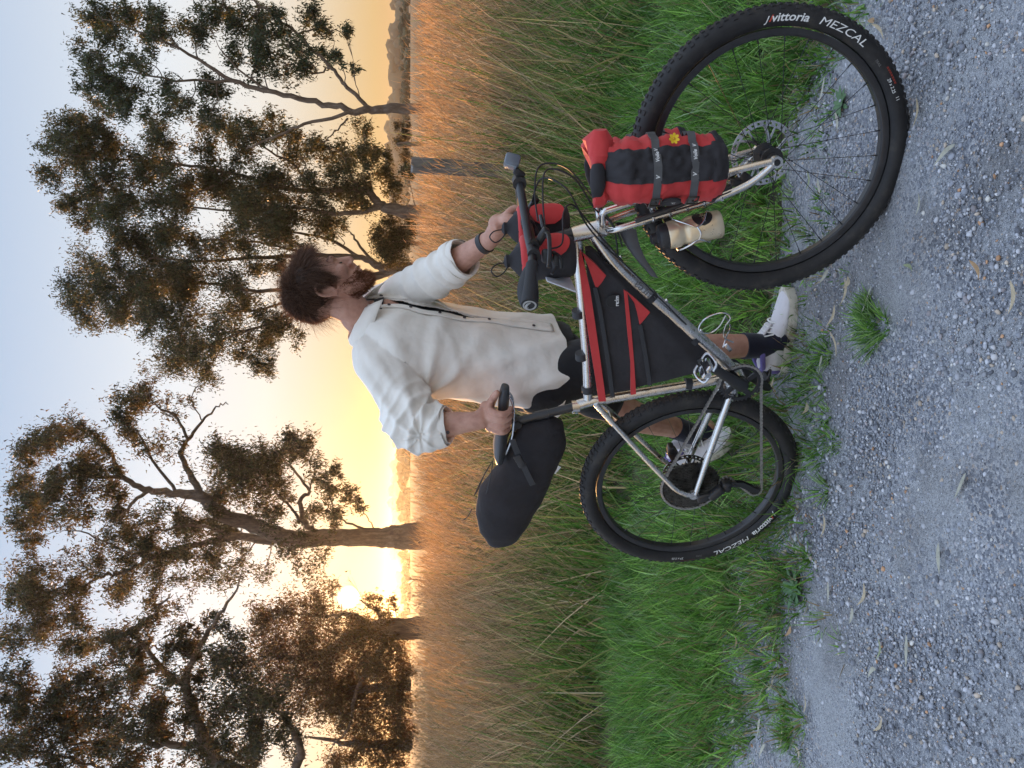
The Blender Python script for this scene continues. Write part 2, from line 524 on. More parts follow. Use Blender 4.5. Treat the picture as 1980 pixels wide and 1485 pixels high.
OCT_V = np.array([(1, 0, 0), (-1, 0, 0), (0, 1, 0), (0, -1, 0), (0, 0, 1), (0, 0, -1)], float)
OCT_F = np.array([(0, 2, 4), (2, 1, 4), (1, 3, 4), (3, 0, 4), (2, 0, 5), (1, 2, 5), (3, 1, 5), (0, 3, 5)])
pal = np.array([(.22, .235, .27), (.30, .31, .34), (.38, .39, .42), (.13, .14, .165), (.42, .42, .43), (.38, .32, .26), (.40, .23, .13), (.47, .46, .43), (.27, .25, .26)]) * 1.22
def stone_field(N, med, sd_, lo, hi, dmin, amp, seed):
    rng = np.random.default_rng(seed)
    X = rng.uniform(-2.0, 1.6, N); D = rng.uniform(-.5, 1.35, N); Yp = edge_y(X) - D
    dens = np.clip(.5 + amp * waves(X, Yp, 3.6, 21) + .3 * waves(X, Yp, 20, 8, 2), dmin, 1) * np.clip(1 + D / .5, .08, 1)
    k = (rng.random(N) < dens) & (Yp > 1.45) & (np.abs(X) < (Yp + .4) * .52 + .1)
    X, Yp = X[k], Yp[k]; n = len(X)
    sz = np.clip(rng.lognormal(math.log(med), sd_, n), lo, hi)
    ci = rng.choice(len(pal), n, p=[.24, .24, .16, .16, .06, .05, .012, .018, .06])
    return np.stack([X, Yp, .016 + sz * .35], -1), sz, pal[ci] * rng.uniform(.7, 1.3, (n, 1)), rng
parts_s = []
for args, (bv, bf) in (((95000, .0030, .28, .0016, .0052, .5, .55, 3), (OCT_V, OCT_F)), ((22000, .0052, .26, .0034, .0100, .06, 1.0, 4), (ICO_V, ICO_F))):
    P, sz, C, rg_s = stone_field(*args)
    ICO_KEEP = (ICO_V, ICO_F); ICO_V, ICO_F = bv, bf
    parts_s.append(scatter_stones(P, sz, C, rg_s)); ICO_V, ICO_F = ICO_KEEP
V = np.concatenate([p[0] for p in parts_s]); T = np.concatenate([parts_s[0][1], parts_s[1][1] + len(parts_s[0][0])]); C = np.concatenate([p[2] for p in parts_s])
tag(link_mesh('loose_gravel', np_mesh('loose_gravel', V, T, smooth=False, col=C), stone_mat()), 'small grey and tan stones lying loose on the path', 'gravel', kind='stuff')

# ------------------------------------------------------------------ grass and reeds
def blades(P, h, w, lean_a, lean, curl, cols, rng, segs=3, tipcol=None):
    """tapered bent blades; P base points, lean_a direction and lean amount (rad) of each"""
    n = len(P)
    ca, sa = np.cos(lean_a), np.sin(lean_a)
    side_a = rng.uniform(0, 6.283, n)
    sx, sy = np.cos(side_a), np.sin(side_a)
    L = []
    th = lean.copy(); pos = P.astype(float).copy(); st = h / segs
    for s in range(segs + 1):
        wid = w * (1 - (s / segs) ** 1.6) * .5
        if s < segs:
            L.append(np.stack([pos[:, 0] - sx * wid, pos[:, 1] - sy * wid, pos[:, 2]], -1)); L.append(np.stack([pos[:, 0] + sx * wid, pos[:, 1] + sy * wid, pos[:, 2]], -1))
        else: L.append(pos.copy())
        pos = pos + np.stack([ca * np.sin(th) * st, sa * np.sin(th) * st, np.cos(th) * st], -1)
        th = th + curl / segs
    V = np.stack(L, 1); k = 2 * segs + 1
    tri = []
    for s in range(segs - 1):
        a = 2 * s; tri += [(a, a + 1, a + 3), (a, a + 3, a + 2)]
    tri.append((2 * segs - 2, 2 * segs - 1, 2 * segs))
    T = np.array(tri)[None] + (np.arange(n) * k)[:, None, None]
    C = np.repeat(cols[:, None, :], k, 1)
    if tipcol is not None:
        t = np.array([(i // 2) / segs for i in range(k)])[None, :, None]
        C = C * (1 - t) + tipcol[:, None, :] * t
    return V.reshape(-1, 3), T.reshape(-1, 3), C.reshape(-1, 3)
def merge(parts):
    V, T, C, o = [], [], [], 0
    for v, t, c in parts:
        V.append(v); T.append(t + o); C.append(c); o += len(v)
    return np.concatenate(V), np.concatenate(T), np.concatenate(C)

grass_mat = plant_mat('grass_blade', 0.4, 0.55, (1.1, 1.25, .6))
reed_mat = plant_mat('reed_stem', 0.45, 0.6, (1.15, 1.0, .75))
rng = np.random.default_rng(5)
def in_view(X, Y, m=.25): return np.abs(X) < Y * .475 + m
GREEN = np.array([(.13, .27, .06), (.20, .36, .09), (.085, .19, .055), (.29, .44, .15), (.25, .34, .20)])
STRAW = np.array([(.54, .39, .26), (.43, .295, .19), (.60, .47, .34), (.34, .24, .165)])
# short green verge: many small tufts that spread from their centres
NT = 11500
Yc = rng.uniform(2.2, 5.7, NT); Xc = rng.uniform(-2.95, 2.95, NT)
dc = Yc - edge_y(Xc)
patch = waves(Xc, Yc, 2.4, 31); fine = waves(Xc, Yc, 11, 32, 2)
prob = np.clip((dc + .16 + .14 * fine + .10 * patch) / .24, 0, 1) * np.clip(.85 + .35 * patch, .3, 1) * np.clip((5.6 + .5 * patch - .3 * fine - Yc) / 1.3, 0, 1)
k = (rng.random(NT) < prob) & in_view(Xc, Yc)
Xc, Yc, dc, patch = Xc[k], Yc[k], dc[k], patch[k]; nt_ = len(Xc)
PB = 15
ti = np.repeat(np.arange(nt_), PB); n = len(ti)
a_ = rng.uniform(0, 6.283, n); q_ = .032 * np.sqrt(rng.random(n))
X = Xc[ti] + np.cos(a_) * q_; Y = Yc[ti] + np.sin(a_) * q_
tl = (.040 + .10 * np.clip((dc + .1) / .8, 0, 1) + .035 * patch) * rng.uniform(.6, 1.4, nt_)
h = np.clip(tl[ti] * rng.uniform(.45, 1.35, n), .025, .30)
base = GREEN[rng.choice(5, nt_, p=[.32, .26, .17, .14, .11])] * rng.uniform(.6, 1.3, (nt_, 1))
C = base[ti] * rng.uniform(.45, 1.5, (n, 1))
dry = rng.random(n) < np.clip(.20 - dc[ti] * .16, .05, .2)
C[dry] = STRAW[rng.integers(0, 4, dry.sum())] * rng.uniform(.4, .9, (dry.sum(), 1))
lean = np.abs(rng.normal(.55, .35, n)) * np.clip(q_ / .02, .3, 1.2)
V, T, C = blades(np.stack([X, Y, np.zeros(n)], -1), h, rng.uniform(.0035, .0095, n), a_ + rng.normal(0, .5, n), lean, rng.uniform(.1, 1.3, n), C, rng)
tag(link_mesh('short_grass', np_mesh('short_grass', V, T, col=C), grass_mat), 'bright green grass along the edge of the path', 'grass', kind='stuff')
# isolated tufts on the gravel
def tuft(px, py, n, r, hmax, label, wide=.005, cols=GREEN, flat=.35):
    c = on_ground(px, py, .012)
    rg = np.random.default_rng(int(px * 7 + py))
    a = rg.uniform(0, 6.283, n); q = r * np.sqrt(rg.random(n)) * .3; kx = rg.normal(0, r * .5, 7); ky = rg.normal(0, r * .35, 7); kk = rg.integers(0, 7, n)
    P = np.stack([c.x + np.cos(a) * q + kx[kk], c.y + np.sin(a) * q + ky[kk], np.full(n, .012)], -1); hmax = hmax * rg.uniform(.45, 1.1, 7)[kk]
    cc = cols[rg.integers(0, len(cols), n)] * rg.uniform(.6, 1.3, (n, 1))
    V, T, C = blades(P, hmax * rg.uniform(.5, 1, n), np.full(n, wide) * rg.uniform(.7, 1.3, n), a + rg.normal(0, .4, n), rg.uniform(flat, flat + .6, n), rg.uniform(.2, .9, n), cc, rg)
    o = link_mesh('grass_tuft', np_mesh('grass_tuft', V, T, col=C), grass_mat)
    set_origin(o, (c.x, c.y, .012))
    return tag(o, label, 'grass tuft', 'tufts growing through the gravel')
tuft(1690, 615, 420, .1, .11, 'bright green grass tuft alone on the gravel before the white shoe')
tuft(1600, 870, 300, .12, .08, 'small grass tuft on the gravel beside the rear tyre and chain')
tuft(1530, 1410, 260, .12, .07, 'low grass tuft on the gravel farthest behind the rear wheel')
tuft(1590, 720, 260, .12, .09, 'grass tuft at the path edge just behind the near shoe')
# broad-leaved rosette weeds
def rosette(px, py, n, L, label):
    c = on_ground(px, py, .014); rg = np.random.default_rng(int(px + py))
    root = thing('rosette_weed', label, 'weed', (c.x, c.y, .014), 'rosette weeds on the path edge')
    for k in range(n):
        a = k * 2.4 + rg.uniform(-.2, .2); l = L * rg.uniform(.6, 1.1); el = rg.uniform(.25, .7)
        rings = []
        for s in range(6):
            t = s / 5; rr = l * t; z = l * (t * el - .45 * t * t * el) + .004
            wv = l * .16 * math.sin(math.pi * min(t * .85 + .08, 1)) + .0006
            px_, py_ = c.x + math.cos(a) * rr, c.y + math.sin(a) * rr
            rings.append([Vector((px_ - math.sin(a) * wv, py_ + math.cos(a) * wv, .014 + z + wv * .3)), Vector((px_, py_, .014 + z)), Vector((px_ + math.sin(a) * wv, py_ - math.cos(a) * wv, .014 + z + wv * .3))])
        m = MB(); m.loft(rings, caps=False, closed_ring=False); m.build('leaf', weed_mat, root)
weed_mat = mat('weed_leaf', (.075, .15, .06), .6, var=.3, scale=60)
rosette(1545, 1140, 22, .075, 'dark green rosette weed on the gravel behind the rear wheel')
rosette(1632, 200, 14, .05, 'small rosette weed seen through the front wheel rim')

# long meadow grass behind the verge, green below and straw above
parts = []
def field(N, y0, y1, power, hmean, hsd, w, greenness, leanx, rg, segs=3, dens=None, zf=None):
    u = rg.random(N)
    Y = 1 / (1 / y0 + u * (1 / y1 - 1 / y0)) if power else rg.uniform(y0, y1, N)
    X = rg.uniform(-1, 1, N) * (Y * .48 + .3)
    if dens is not None:
        k = rg.random(N) < dens(X, Y); X, Y = X[k], Y[k]
    n = len(X)
    h = np.clip(rg.normal(hmean, hsd, n) * (1 + .12 * waves(X, Y, 1.2, 77)), .12, 1.6)
    if zf is not None: h = h * zf(X, Y)
    la = rg.normal(0, .9, n) + np.where(rg.random(n) < .25, 3.14, 0)
    ln = np.abs(rg.normal(leanx, .27, n))
    g = rg.random(n) < greenness(X, Y)
    C = STRAW[rg.integers(0, 4, n)] * rg.uniform(.4, 1.5, (n, 1))
    G = np.array([(.09, .16, .045), (.15, .23, .065), (.22, .23, .09), (.08, .20, .04)])
    C[g] = G[rg.integers(0, 4, g.sum())] * rg.uniform(.45, 1.7, (g.sum(), 1))
    wv = w * rg.uniform(.45, 1.7, n) * np.clip(Y / 6.0, .8, 3.2)
    parts.append(blades(np.stack([X, Y, np.zeros(n)], -1), h, wv, la, ln, rg.uniform(.1, .9, n), C * .9, rg, segs))
rg = np.random.default_rng(9)
front = lambda X, Y: np.clip((Y - (4.75 - .14 * X + .25 * waves(X, X * 0, 1.6, 61)) + np.where(X > 1.0, (X - 1.0) * .75, 0)) / .6, 0, 1)
field(13000, 3.4, 7.6, 0, .46, .17, .011, lambda X, Y: .82 - .03 * (Y - 4), .45, rg, 4, front)
field(5000, 4.2, 8.5, 0, .66, .20, .0085, lambda X, Y: .52 - .05 * (Y - 4), .38, rg, 4, front)
field(3000, 5.4, 9.0, 0, .88, .2, .0078, lambda X, Y: .22 + 0 * X, .34, rg, 4, front)
V, T, C = merge(parts)
tag(link_mesh('meadow_grass', np_mesh('meadow_grass', V, T, col=C), grass_mat), 'tangled long meadow grass, green below and straw above, behind the bicycle', 'grass', kind='stuff')
parts = []
far_h = lambda X, Y: 1.0 - .012 * np.clip(Y - 10, 0, 12)
field(13000, 6.5, 14, 1, .86, .24, .0085, lambda X, Y: .12 + 0 * X, .32, rg, 3)
field(20000, 11, 34, 1, .98, .20, .0085, lambda X, Y: .06 + 0 * X, .3, rg, 3)
V, T, C = merge(parts)
tag(link_mesh('reed_field', np_mesh('reed_field', V, T, col=C), reed_mat), 'brown dry reeds filling the field up to the trees', 'reeds', kind='stuff')
# seed plumes of single reeds that stand above the rest
plume_parts = []
n = 2600
Y = 1 / (1 / 5.2 + rg.random(n) * (1 / 26 - 1 / 5.2)); X = rg.uniform(-1, 1, n) * (Y * .48 + .2)
for j in range(5):
    Z = rg.normal(1.06, .1, n) - .05 * j
    a0 = rg.normal(0, .8, n)
    cc = np.array([(.40, .27, .15)]) * rg.uniform(.7, 1.2, (n, 1))
    plume_parts.append(blades(np.stack([X + .015 * j, Y, Z], -1), rg.uniform(.06, .16, n), np.full(n, .006) * np.clip(Y / 6, 1, 2.6), a0, rg.uniform(.2, .9, n), rg.uniform(.3, 1.2, n), cc, rg, 2))
V, T, C = merge(plume_parts)
tag(link_mesh('reed_plumes', np_mesh('reed_plumes', V, T, col=C), reed_mat), 'feathery pale seed heads on top of the dry reeds', 'reeds', kind='stuff')

# ------------------------------------------------------------------ fallen gum leaves
def leaf_mesh(L, W, bend, curl, seed):
    rg = random.Random(seed); rings = []
    for s in range(9):
        t = s / 8; w = W * (math.sin(math.pi * (t ** .8)) ** .9) * .5 + .0004
        x = L * (t - .5); y = bend * L * math.sin(math.pi * t); z = curl * L * (2 * t - 1) ** 2 + .002
        rings.append([(x, y - w, z + w * .35), (x, y, z), (x, y + w, z + w * .35)])
    m = MB(); m.loft(rings, caps=False, closed_ring=False)
    me = bpy.data.meshes.new('fallen_leaf'); me.from_pydata([tuple(p) for p in m.v], [], m.f)
    me.polygons.foreach_set('use_smooth', [True] * len(me.polygons))
    return me
leaf_cols = [mat('dry_leaf_tan', (.40, .33, .22), .7, var=.25, scale=90), mat('dry_leaf_grey', (.36, .35, .28), .7, var=.2, scale=90), mat('dry_leaf_brown', (.36, .23, .12), .7, var=.3, scale=90), mat('dry_leaf_olive', (.24, .27, .15), .65, var=.25, scale=90)]
leaf_protos = []
for k in range(8):
    me = leaf_mesh([.085, .07, .1, .06, .09, .05, .075, .095][k], [.013, .015, .012, .016, .014, .018, .011, .015][k], [.1, -.08, .14, .03, -.12, .05, .1, -.05][k], [.08, .16, .05, .2, .1, .25, .12, .06][k], k)
    me.materials.append(leaf_cols[[0, 1, 0, 2, 1, 0, 3, 1][k]])
    leaf_protos.append(me)
leaf_px = [(1592, 1018, 85), (1520, 1065, 20), (1665, 1148, 70), (1755, 1260, 110), (1605, 1145, 80), (1650, 1190, 60), (1700, 1255, 75), (1690, 1300, 40), (1527, 1220, 60), (1502, 1205, 110), (1435, 1240, 95), (1440, 1170, 95), (1485, 1155, 75), (1490, 1320, 60), (1557, 1360, 80), (1545, 1455, 110), (1510, 1425, 80), (1475, 1450, 50), (1470, 1405, 80), (1430, 1395, 30), (1415, 1415, 130), (1700, 1400, 50),
    (1780, 395, 60), (1760, 520, 150), (1890, 520, 105), (1955, 575, 85), (1640, 545, 55), (1630, 565, 85), (1608, 610, 60), (1678, 580, 70), (1612, 665, 95), (1665, 660, 60), (1590, 705, 45), (1610, 535, 45), (1575, 350, 80), (1600, 360, 130), (1635, 235, 90), (1605, 175, 60), (1690, 40, 150), (1700, 60, 120), (1730, 150, 40), (1770, 220, 100), (1830, 300, 30), (1560, 790, 70), (1500, 740, 40), (1860, 940, 60), (1820, 1080, 100)]
used_labels = set()
for k, (px, py, ang) in enumerate(leaf_px):
    p = on_ground(px, py, .03)
    d = float(p.y - edge_y(p.x))
    if py > 1380: where = 'at the grass edge farthest behind the rear wheel'
    elif py > 1230: where = 'on the path well behind the rear wheel'
    elif py > 1120: where = 'beside the rosette weed behind the rear wheel'
    elif py > 850: where = 'on the path beside the rear tyre'
    elif py > 680: where = 'by the heel of the nearer shoe'
    elif py > 590: where = 'beside the grass tuft before the nearer shoe'
    elif py > 480: where = 'between the front tyre and the grass tuft'
    elif px < 1650: where = 'seen through the front wheel'
    else: where = 'on the path just outside the front tyre'
    q = (k * 5 + k // 7) % 8
    for _ in range(8):
        look = ['long tan', 'short grey', 'very long tan', 'small brown', 'long grey', 'tiny broad tan', 'slim olive', 'long broad grey'][q]
        lab = 'dry ' + look + ' gum leaf ' + where
        if lab not in used_labels: break
        q = (q + 1) % 8
    used_labels.add(lab)
    o = bpy.data.objects.new('fallen_leaf', leaf_protos[q]); COL.objects.link(o)
    o.scale = (.85, .85, .85)
    o.location = (p.x, p.y, .028 if d < .05 else .05)
    o.rotation_euler = (random.uniform(-.25, .25), random.uniform(-.2, .2), math.radians(ang + random.uniform(-8, 8)) + 1.57)
    tag(o, lab, 'leaf', 'gum leaves ' + where)

# ------------------------------------------------------------------ trees
BARK = None
def bark_mat():
    m, nt, b, out = new_mat('gum_bark')
    tc = node(nt, 'ShaderNodeTexCoord'); mp = node(nt, 'ShaderNodeMapping'); mp.inputs['Scale'].default_value = (1, 1, .18)
    nt.links.new(tc.outputs['Object'], mp.inputs[0])
    n1 = node(nt, 'ShaderNodeTexNoise', Scale=9.0, Detail=9.0, Roughness=0.7); nt.links.new(mp.outputs[0], n1.inputs['Vector'])
    nt.links.new(ramp(nt, n1.outputs['Fac'], [(0.25, (.07, .05, .04)), (0.5, (.17, .12, .085)), (0.75, (.30, .24, .19))]), b.inputs['Base Color'])
    b.inputs['Roughness'].default_value = .9
    bu = node(nt, 'ShaderNodeBump', Strength=.9, Distance=.06); nt.links.new(n1.outputs['Fac'], bu.inputs['Height']); nt.links.new(bu.outputs[0], b.inputs['Normal'])
    return m
BARK = bark_mat()
LEAF = plant_mat('gum_leaf', 0.42, 0.5, (1.6, 1.0, .4))
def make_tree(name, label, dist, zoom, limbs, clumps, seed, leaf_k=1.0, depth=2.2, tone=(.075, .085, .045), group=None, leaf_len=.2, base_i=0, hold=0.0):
    """limbs: lists of (zx, zy, width px); clumps: (zx, zy, r, density); zoom=(ox, oy, scale) of the view they were read in"""
    ox, oy, sc = zoom
    rg = np.random.default_rng(seed); pr = random.Random(seed)
    P2 = lambda zx, zy: (ox + zx / sc, oy + zy / sc)
    root_p = at(*P2(limbs[0][0][0], limbs[0][0][1]), dist); root_p.z = 0
    root = thing(name, label, 'tree', root_p, group)
    wood = MB(); skel = []
    offs = {}
    for li, limb in enumerate(limbs):
        dy0 = 0 if li == 0 else pr.uniform(-1, 1) * depth * .5
        pts, rad = [], []
        m = len(limb)
        for i, q in enumerate(limb):
            px, py = P2(q[0], q[1])
            y = dist + (dy0 * (i / max(m - 1, 1)) if li else 0)
            p = at(px, py, y)
            if li == base_i and i == 0: p.z = -0.1
            pts.append(p); rad.append(q[2] * .5 * dist / FPX)
        c = catmull(pts, 6)
        wob = [Vector((pr.gauss(0, .03), pr.gauss(0, .05), pr.gauss(0, .02))) * min(1, i) for i in range(len(c))]
        c = [p + w for p, w in zip(c, wob)]
        rr = lerp_list(rad, len(c))
        wood.tube(c, rr, 9 if rad[0] > .1 else 6)
        skel += list(zip(c, rr))
    SK = np.array([tuple(p) for p, r in skel]); SR = np.array([r for p, r in skel])
    LP, LD = [], []
    clumps = list(clumps) + [(c_[0] + rg.normal(0, c_[2] * .7), c_[1] + rg.normal(0, c_[2] * .7), c_[2] * .8, (c_[3] if len(c_) > 3 else 1.0) * .8) for c_ in clumps]
    for ck, cl in enumerate(clumps):
        zx, zy, r = cl[:3]; dn = cl[3] if len(cl) > 3 else 1.0
        px, py = P2(zx, zy); rp = r / sc
        y = dist + rg.normal(0, depth * .6)
        c = at(px, py, y); rm = rp * dist / FPX * 1.06
        # bough from the nearest lower wood to the clump
        dd = np.linalg.norm((SK - np.array(c)) * np.array([1, .5, 1]), axis=1) + np.where(SK[:, 2] > c.z - .2, .9, 0) + np.where(SR < .012, 3, 0)
        j = int(np.argmin(dd)); s0 = Vector(SK[j]); r0 = min(SR[j] * .6, .016 + .028 * rm)
        mid = s0.lerp(c, .5) + Vector((rg.normal(0, .18), rg.normal(0, .18), -.12 + rg.normal(0, .15))) * rm
        bough = catmull([s0, s0.lerp(mid, .5) + Vector((rg.normal(0, .1), 0, rg.normal(0, .1))) * rm, mid, c], 4)
        wood.tube(bough, [r0, max(r0 * .5, .008)], 5, caps=False)
        add_sk = [(p, r0 * .7) for p in bough[3::3]]
        SK = np.vstack([SK, [tuple(p) for p, _ in add_sk]]); SR = np.concatenate([SR, [q for _, q in add_sk]])
        nt_ = max(5, int(9 * (rm / .8)))
        for k in range(nt_):
            v = rg.normal(size=3); v /= np.linalg.norm(v) + 1e-9
            tip = c + Vector(v) * (rm * rg.uniform(.4, 1.15)); tip.z += rm * .1
            st = bough[-1 - int(rg.integers(0, min(6, len(bough) - 1)))]
            md = st.lerp(tip, .55) + Vector(rg.normal(0, .12, 3)) * rm
            wood.tube([st, md, tip], [max(.007, .012 * rm), .0035], 4, caps=False)
            nl = int(250 * leaf_k * dn * (rm ** 2) * 9 / nt_ * rg.uniform(.5, 1.5))
            if nl <= 0: continue
            cen = np.array(tip); sp_ = rm * .36
            q = cen + rg.normal(0, sp_, (nl, 3)) * np.array([1, 1, .8])
            al = rg.random(nl) < .45
            t = rg.random((nl, 1)); line = np.array(md) * (1 - t) + np.array(tip) * t + rg.normal(0, sp_ * .45, (nl, 3))
            q[al] = line[al]
            LP.append(q)
    trunk = wood.build('trunk', BARK, root, angle=80)
    P = np.concatenate(LP)
    if hold > 0:      # the gap in the crown that the low sun shines through
        sd = np.array(SUN_DIR)
        for og in ((0, 0, CAM_H), (-.1, 2.8, 1.2), (.05, 2.9, 1.6), (.5, 2.3, .8), (-.1, 2.7, .8)):
            dv = P - np.array(og); dv /= np.linalg.norm(dv, axis=1)[:, None]
            P = P[np.arccos(np.clip(dv @ sd, -1, 1)) > hold * rg.uniform(.75, 1.5, len(P))]
    n = len(P)
    # leaves: hanging, narrow
    dirv = rg.normal(0, .55, (n, 3)); dirv[:, 2] -= .75; dirv /= np.linalg.norm(dirv, axis=1)[:, None]
    sd = np.cross(dirv, rg.normal(size=(n, 3))); sd /= np.linalg.norm(sd, axis=1)[:, None]
    L = leaf_len * .72 * rg.uniform(.55, 1.4, (n, 1)); W = L * rg.uniform(.13, .22, (n, 1))
    V = np.stack([P + sd * W, P - sd * W, P + dirv * L], 1).reshape(-1, 3)
    T = np.array([[0, 1, 2]]) + (np.arange(n) * 3)[:, None]
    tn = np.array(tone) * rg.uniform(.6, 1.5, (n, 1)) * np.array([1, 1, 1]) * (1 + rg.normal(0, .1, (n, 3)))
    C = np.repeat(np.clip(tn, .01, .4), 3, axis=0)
    link_mesh('crown', np_mesh('crown', V, T, smooth=False, col=C), LEAF, root)
    return root
TREES = 'gum trees beyond the reeds'
Z1 = (0, 700, 1.892); Z2 = (50, 0, 2.006)
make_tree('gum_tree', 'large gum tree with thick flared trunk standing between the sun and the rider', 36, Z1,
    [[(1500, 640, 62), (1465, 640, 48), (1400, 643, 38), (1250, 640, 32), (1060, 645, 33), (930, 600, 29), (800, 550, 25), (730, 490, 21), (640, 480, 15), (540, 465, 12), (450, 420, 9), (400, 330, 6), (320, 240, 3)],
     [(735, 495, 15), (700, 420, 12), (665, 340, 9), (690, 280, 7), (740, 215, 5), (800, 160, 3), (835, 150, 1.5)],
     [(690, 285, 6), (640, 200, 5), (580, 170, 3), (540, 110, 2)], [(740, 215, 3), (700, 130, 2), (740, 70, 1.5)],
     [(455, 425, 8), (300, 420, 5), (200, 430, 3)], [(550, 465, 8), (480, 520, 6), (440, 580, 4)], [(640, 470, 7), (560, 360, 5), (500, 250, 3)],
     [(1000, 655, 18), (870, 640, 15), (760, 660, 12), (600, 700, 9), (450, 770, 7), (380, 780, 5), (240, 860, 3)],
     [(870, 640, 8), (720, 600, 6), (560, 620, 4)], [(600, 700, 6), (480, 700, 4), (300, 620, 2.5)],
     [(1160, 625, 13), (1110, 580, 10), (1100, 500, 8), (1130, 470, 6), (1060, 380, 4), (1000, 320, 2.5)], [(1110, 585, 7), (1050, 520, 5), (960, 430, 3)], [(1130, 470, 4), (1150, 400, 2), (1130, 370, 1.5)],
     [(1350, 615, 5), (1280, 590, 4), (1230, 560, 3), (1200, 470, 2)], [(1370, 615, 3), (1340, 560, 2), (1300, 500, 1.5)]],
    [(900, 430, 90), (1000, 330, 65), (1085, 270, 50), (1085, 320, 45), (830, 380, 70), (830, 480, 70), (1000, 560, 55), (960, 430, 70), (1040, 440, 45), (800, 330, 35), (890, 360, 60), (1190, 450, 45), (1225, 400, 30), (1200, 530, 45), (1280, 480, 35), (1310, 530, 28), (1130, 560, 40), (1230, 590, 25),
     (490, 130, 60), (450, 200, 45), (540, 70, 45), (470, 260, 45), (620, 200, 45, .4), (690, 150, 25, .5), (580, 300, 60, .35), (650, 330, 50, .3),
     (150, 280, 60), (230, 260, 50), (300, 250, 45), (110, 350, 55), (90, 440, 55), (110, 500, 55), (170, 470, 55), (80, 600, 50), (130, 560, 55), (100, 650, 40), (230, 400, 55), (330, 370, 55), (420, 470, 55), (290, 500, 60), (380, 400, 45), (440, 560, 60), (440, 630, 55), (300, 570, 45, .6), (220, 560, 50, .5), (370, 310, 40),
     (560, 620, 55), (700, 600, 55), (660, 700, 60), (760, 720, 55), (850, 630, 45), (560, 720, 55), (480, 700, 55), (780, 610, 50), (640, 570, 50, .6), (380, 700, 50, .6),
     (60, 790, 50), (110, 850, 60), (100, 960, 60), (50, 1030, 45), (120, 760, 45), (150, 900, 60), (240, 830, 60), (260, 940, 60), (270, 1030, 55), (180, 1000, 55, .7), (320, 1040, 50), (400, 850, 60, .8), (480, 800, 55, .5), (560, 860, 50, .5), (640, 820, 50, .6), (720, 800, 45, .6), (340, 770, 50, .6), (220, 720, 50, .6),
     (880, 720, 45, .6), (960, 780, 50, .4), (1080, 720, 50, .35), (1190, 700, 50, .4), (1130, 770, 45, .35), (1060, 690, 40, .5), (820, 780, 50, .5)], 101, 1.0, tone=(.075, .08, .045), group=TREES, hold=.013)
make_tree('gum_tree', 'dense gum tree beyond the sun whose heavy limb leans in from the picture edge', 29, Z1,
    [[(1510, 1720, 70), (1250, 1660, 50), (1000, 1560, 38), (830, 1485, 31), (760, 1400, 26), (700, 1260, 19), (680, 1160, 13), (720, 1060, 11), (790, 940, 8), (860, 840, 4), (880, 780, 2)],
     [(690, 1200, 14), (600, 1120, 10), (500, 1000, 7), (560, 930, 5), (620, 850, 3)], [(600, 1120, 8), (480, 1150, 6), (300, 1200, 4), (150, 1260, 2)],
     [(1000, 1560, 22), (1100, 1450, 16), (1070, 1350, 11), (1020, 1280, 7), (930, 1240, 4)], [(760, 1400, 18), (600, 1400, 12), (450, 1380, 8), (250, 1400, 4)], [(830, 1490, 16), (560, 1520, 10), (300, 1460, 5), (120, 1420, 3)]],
    [(40, 1150, 50), (100, 1230, 65), (60, 1330, 70), (150, 1330, 75), (200, 1220, 70), (280, 1180, 70), (60, 1430, 65), (180, 1430, 75), (300, 1300, 75), (380, 1180, 70), (420, 1100, 60), (300, 1420, 75), (420, 1280, 65), (500, 1150, 60), (520, 1050, 50), (560, 1250, 60), (640, 1050, 55), (600, 1400, 70), (500, 1430, 60), (450, 1360, 60), (720, 1150, 50, .7), (780, 1080, 60), (880, 1120, 75), (830, 1220, 70), (900, 1250, 80), (930, 1330, 70), (960, 1420, 60), (850, 1400, 60, .35), (750, 1300, 60, .4), (680, 1300, 50, .5), (20, 1240, 50), (250, 1340, 60), (380, 1430, 60), (540, 1330, 60), (1010, 1220, 60, .8), (700, 1440, 60, .7), (850, 1010, 50, .6), (900, 1460, 50, .5), (800, 1450, 55), (740, 1370, 50), (690, 1260, 50), (640, 1180, 50), (600, 1090, 45), (700, 1060, 50), (780, 960, 45), (560, 960, 45), (480, 1010, 50), (1090, 1400, 50), (1060, 1320, 50), (660, 960, 45, .7), (440, 1000, 55)], 202, 1.0, tone=(.07, .072, .045), group=TREES, leaf_len=.19, depth=1.8, hold=.012)
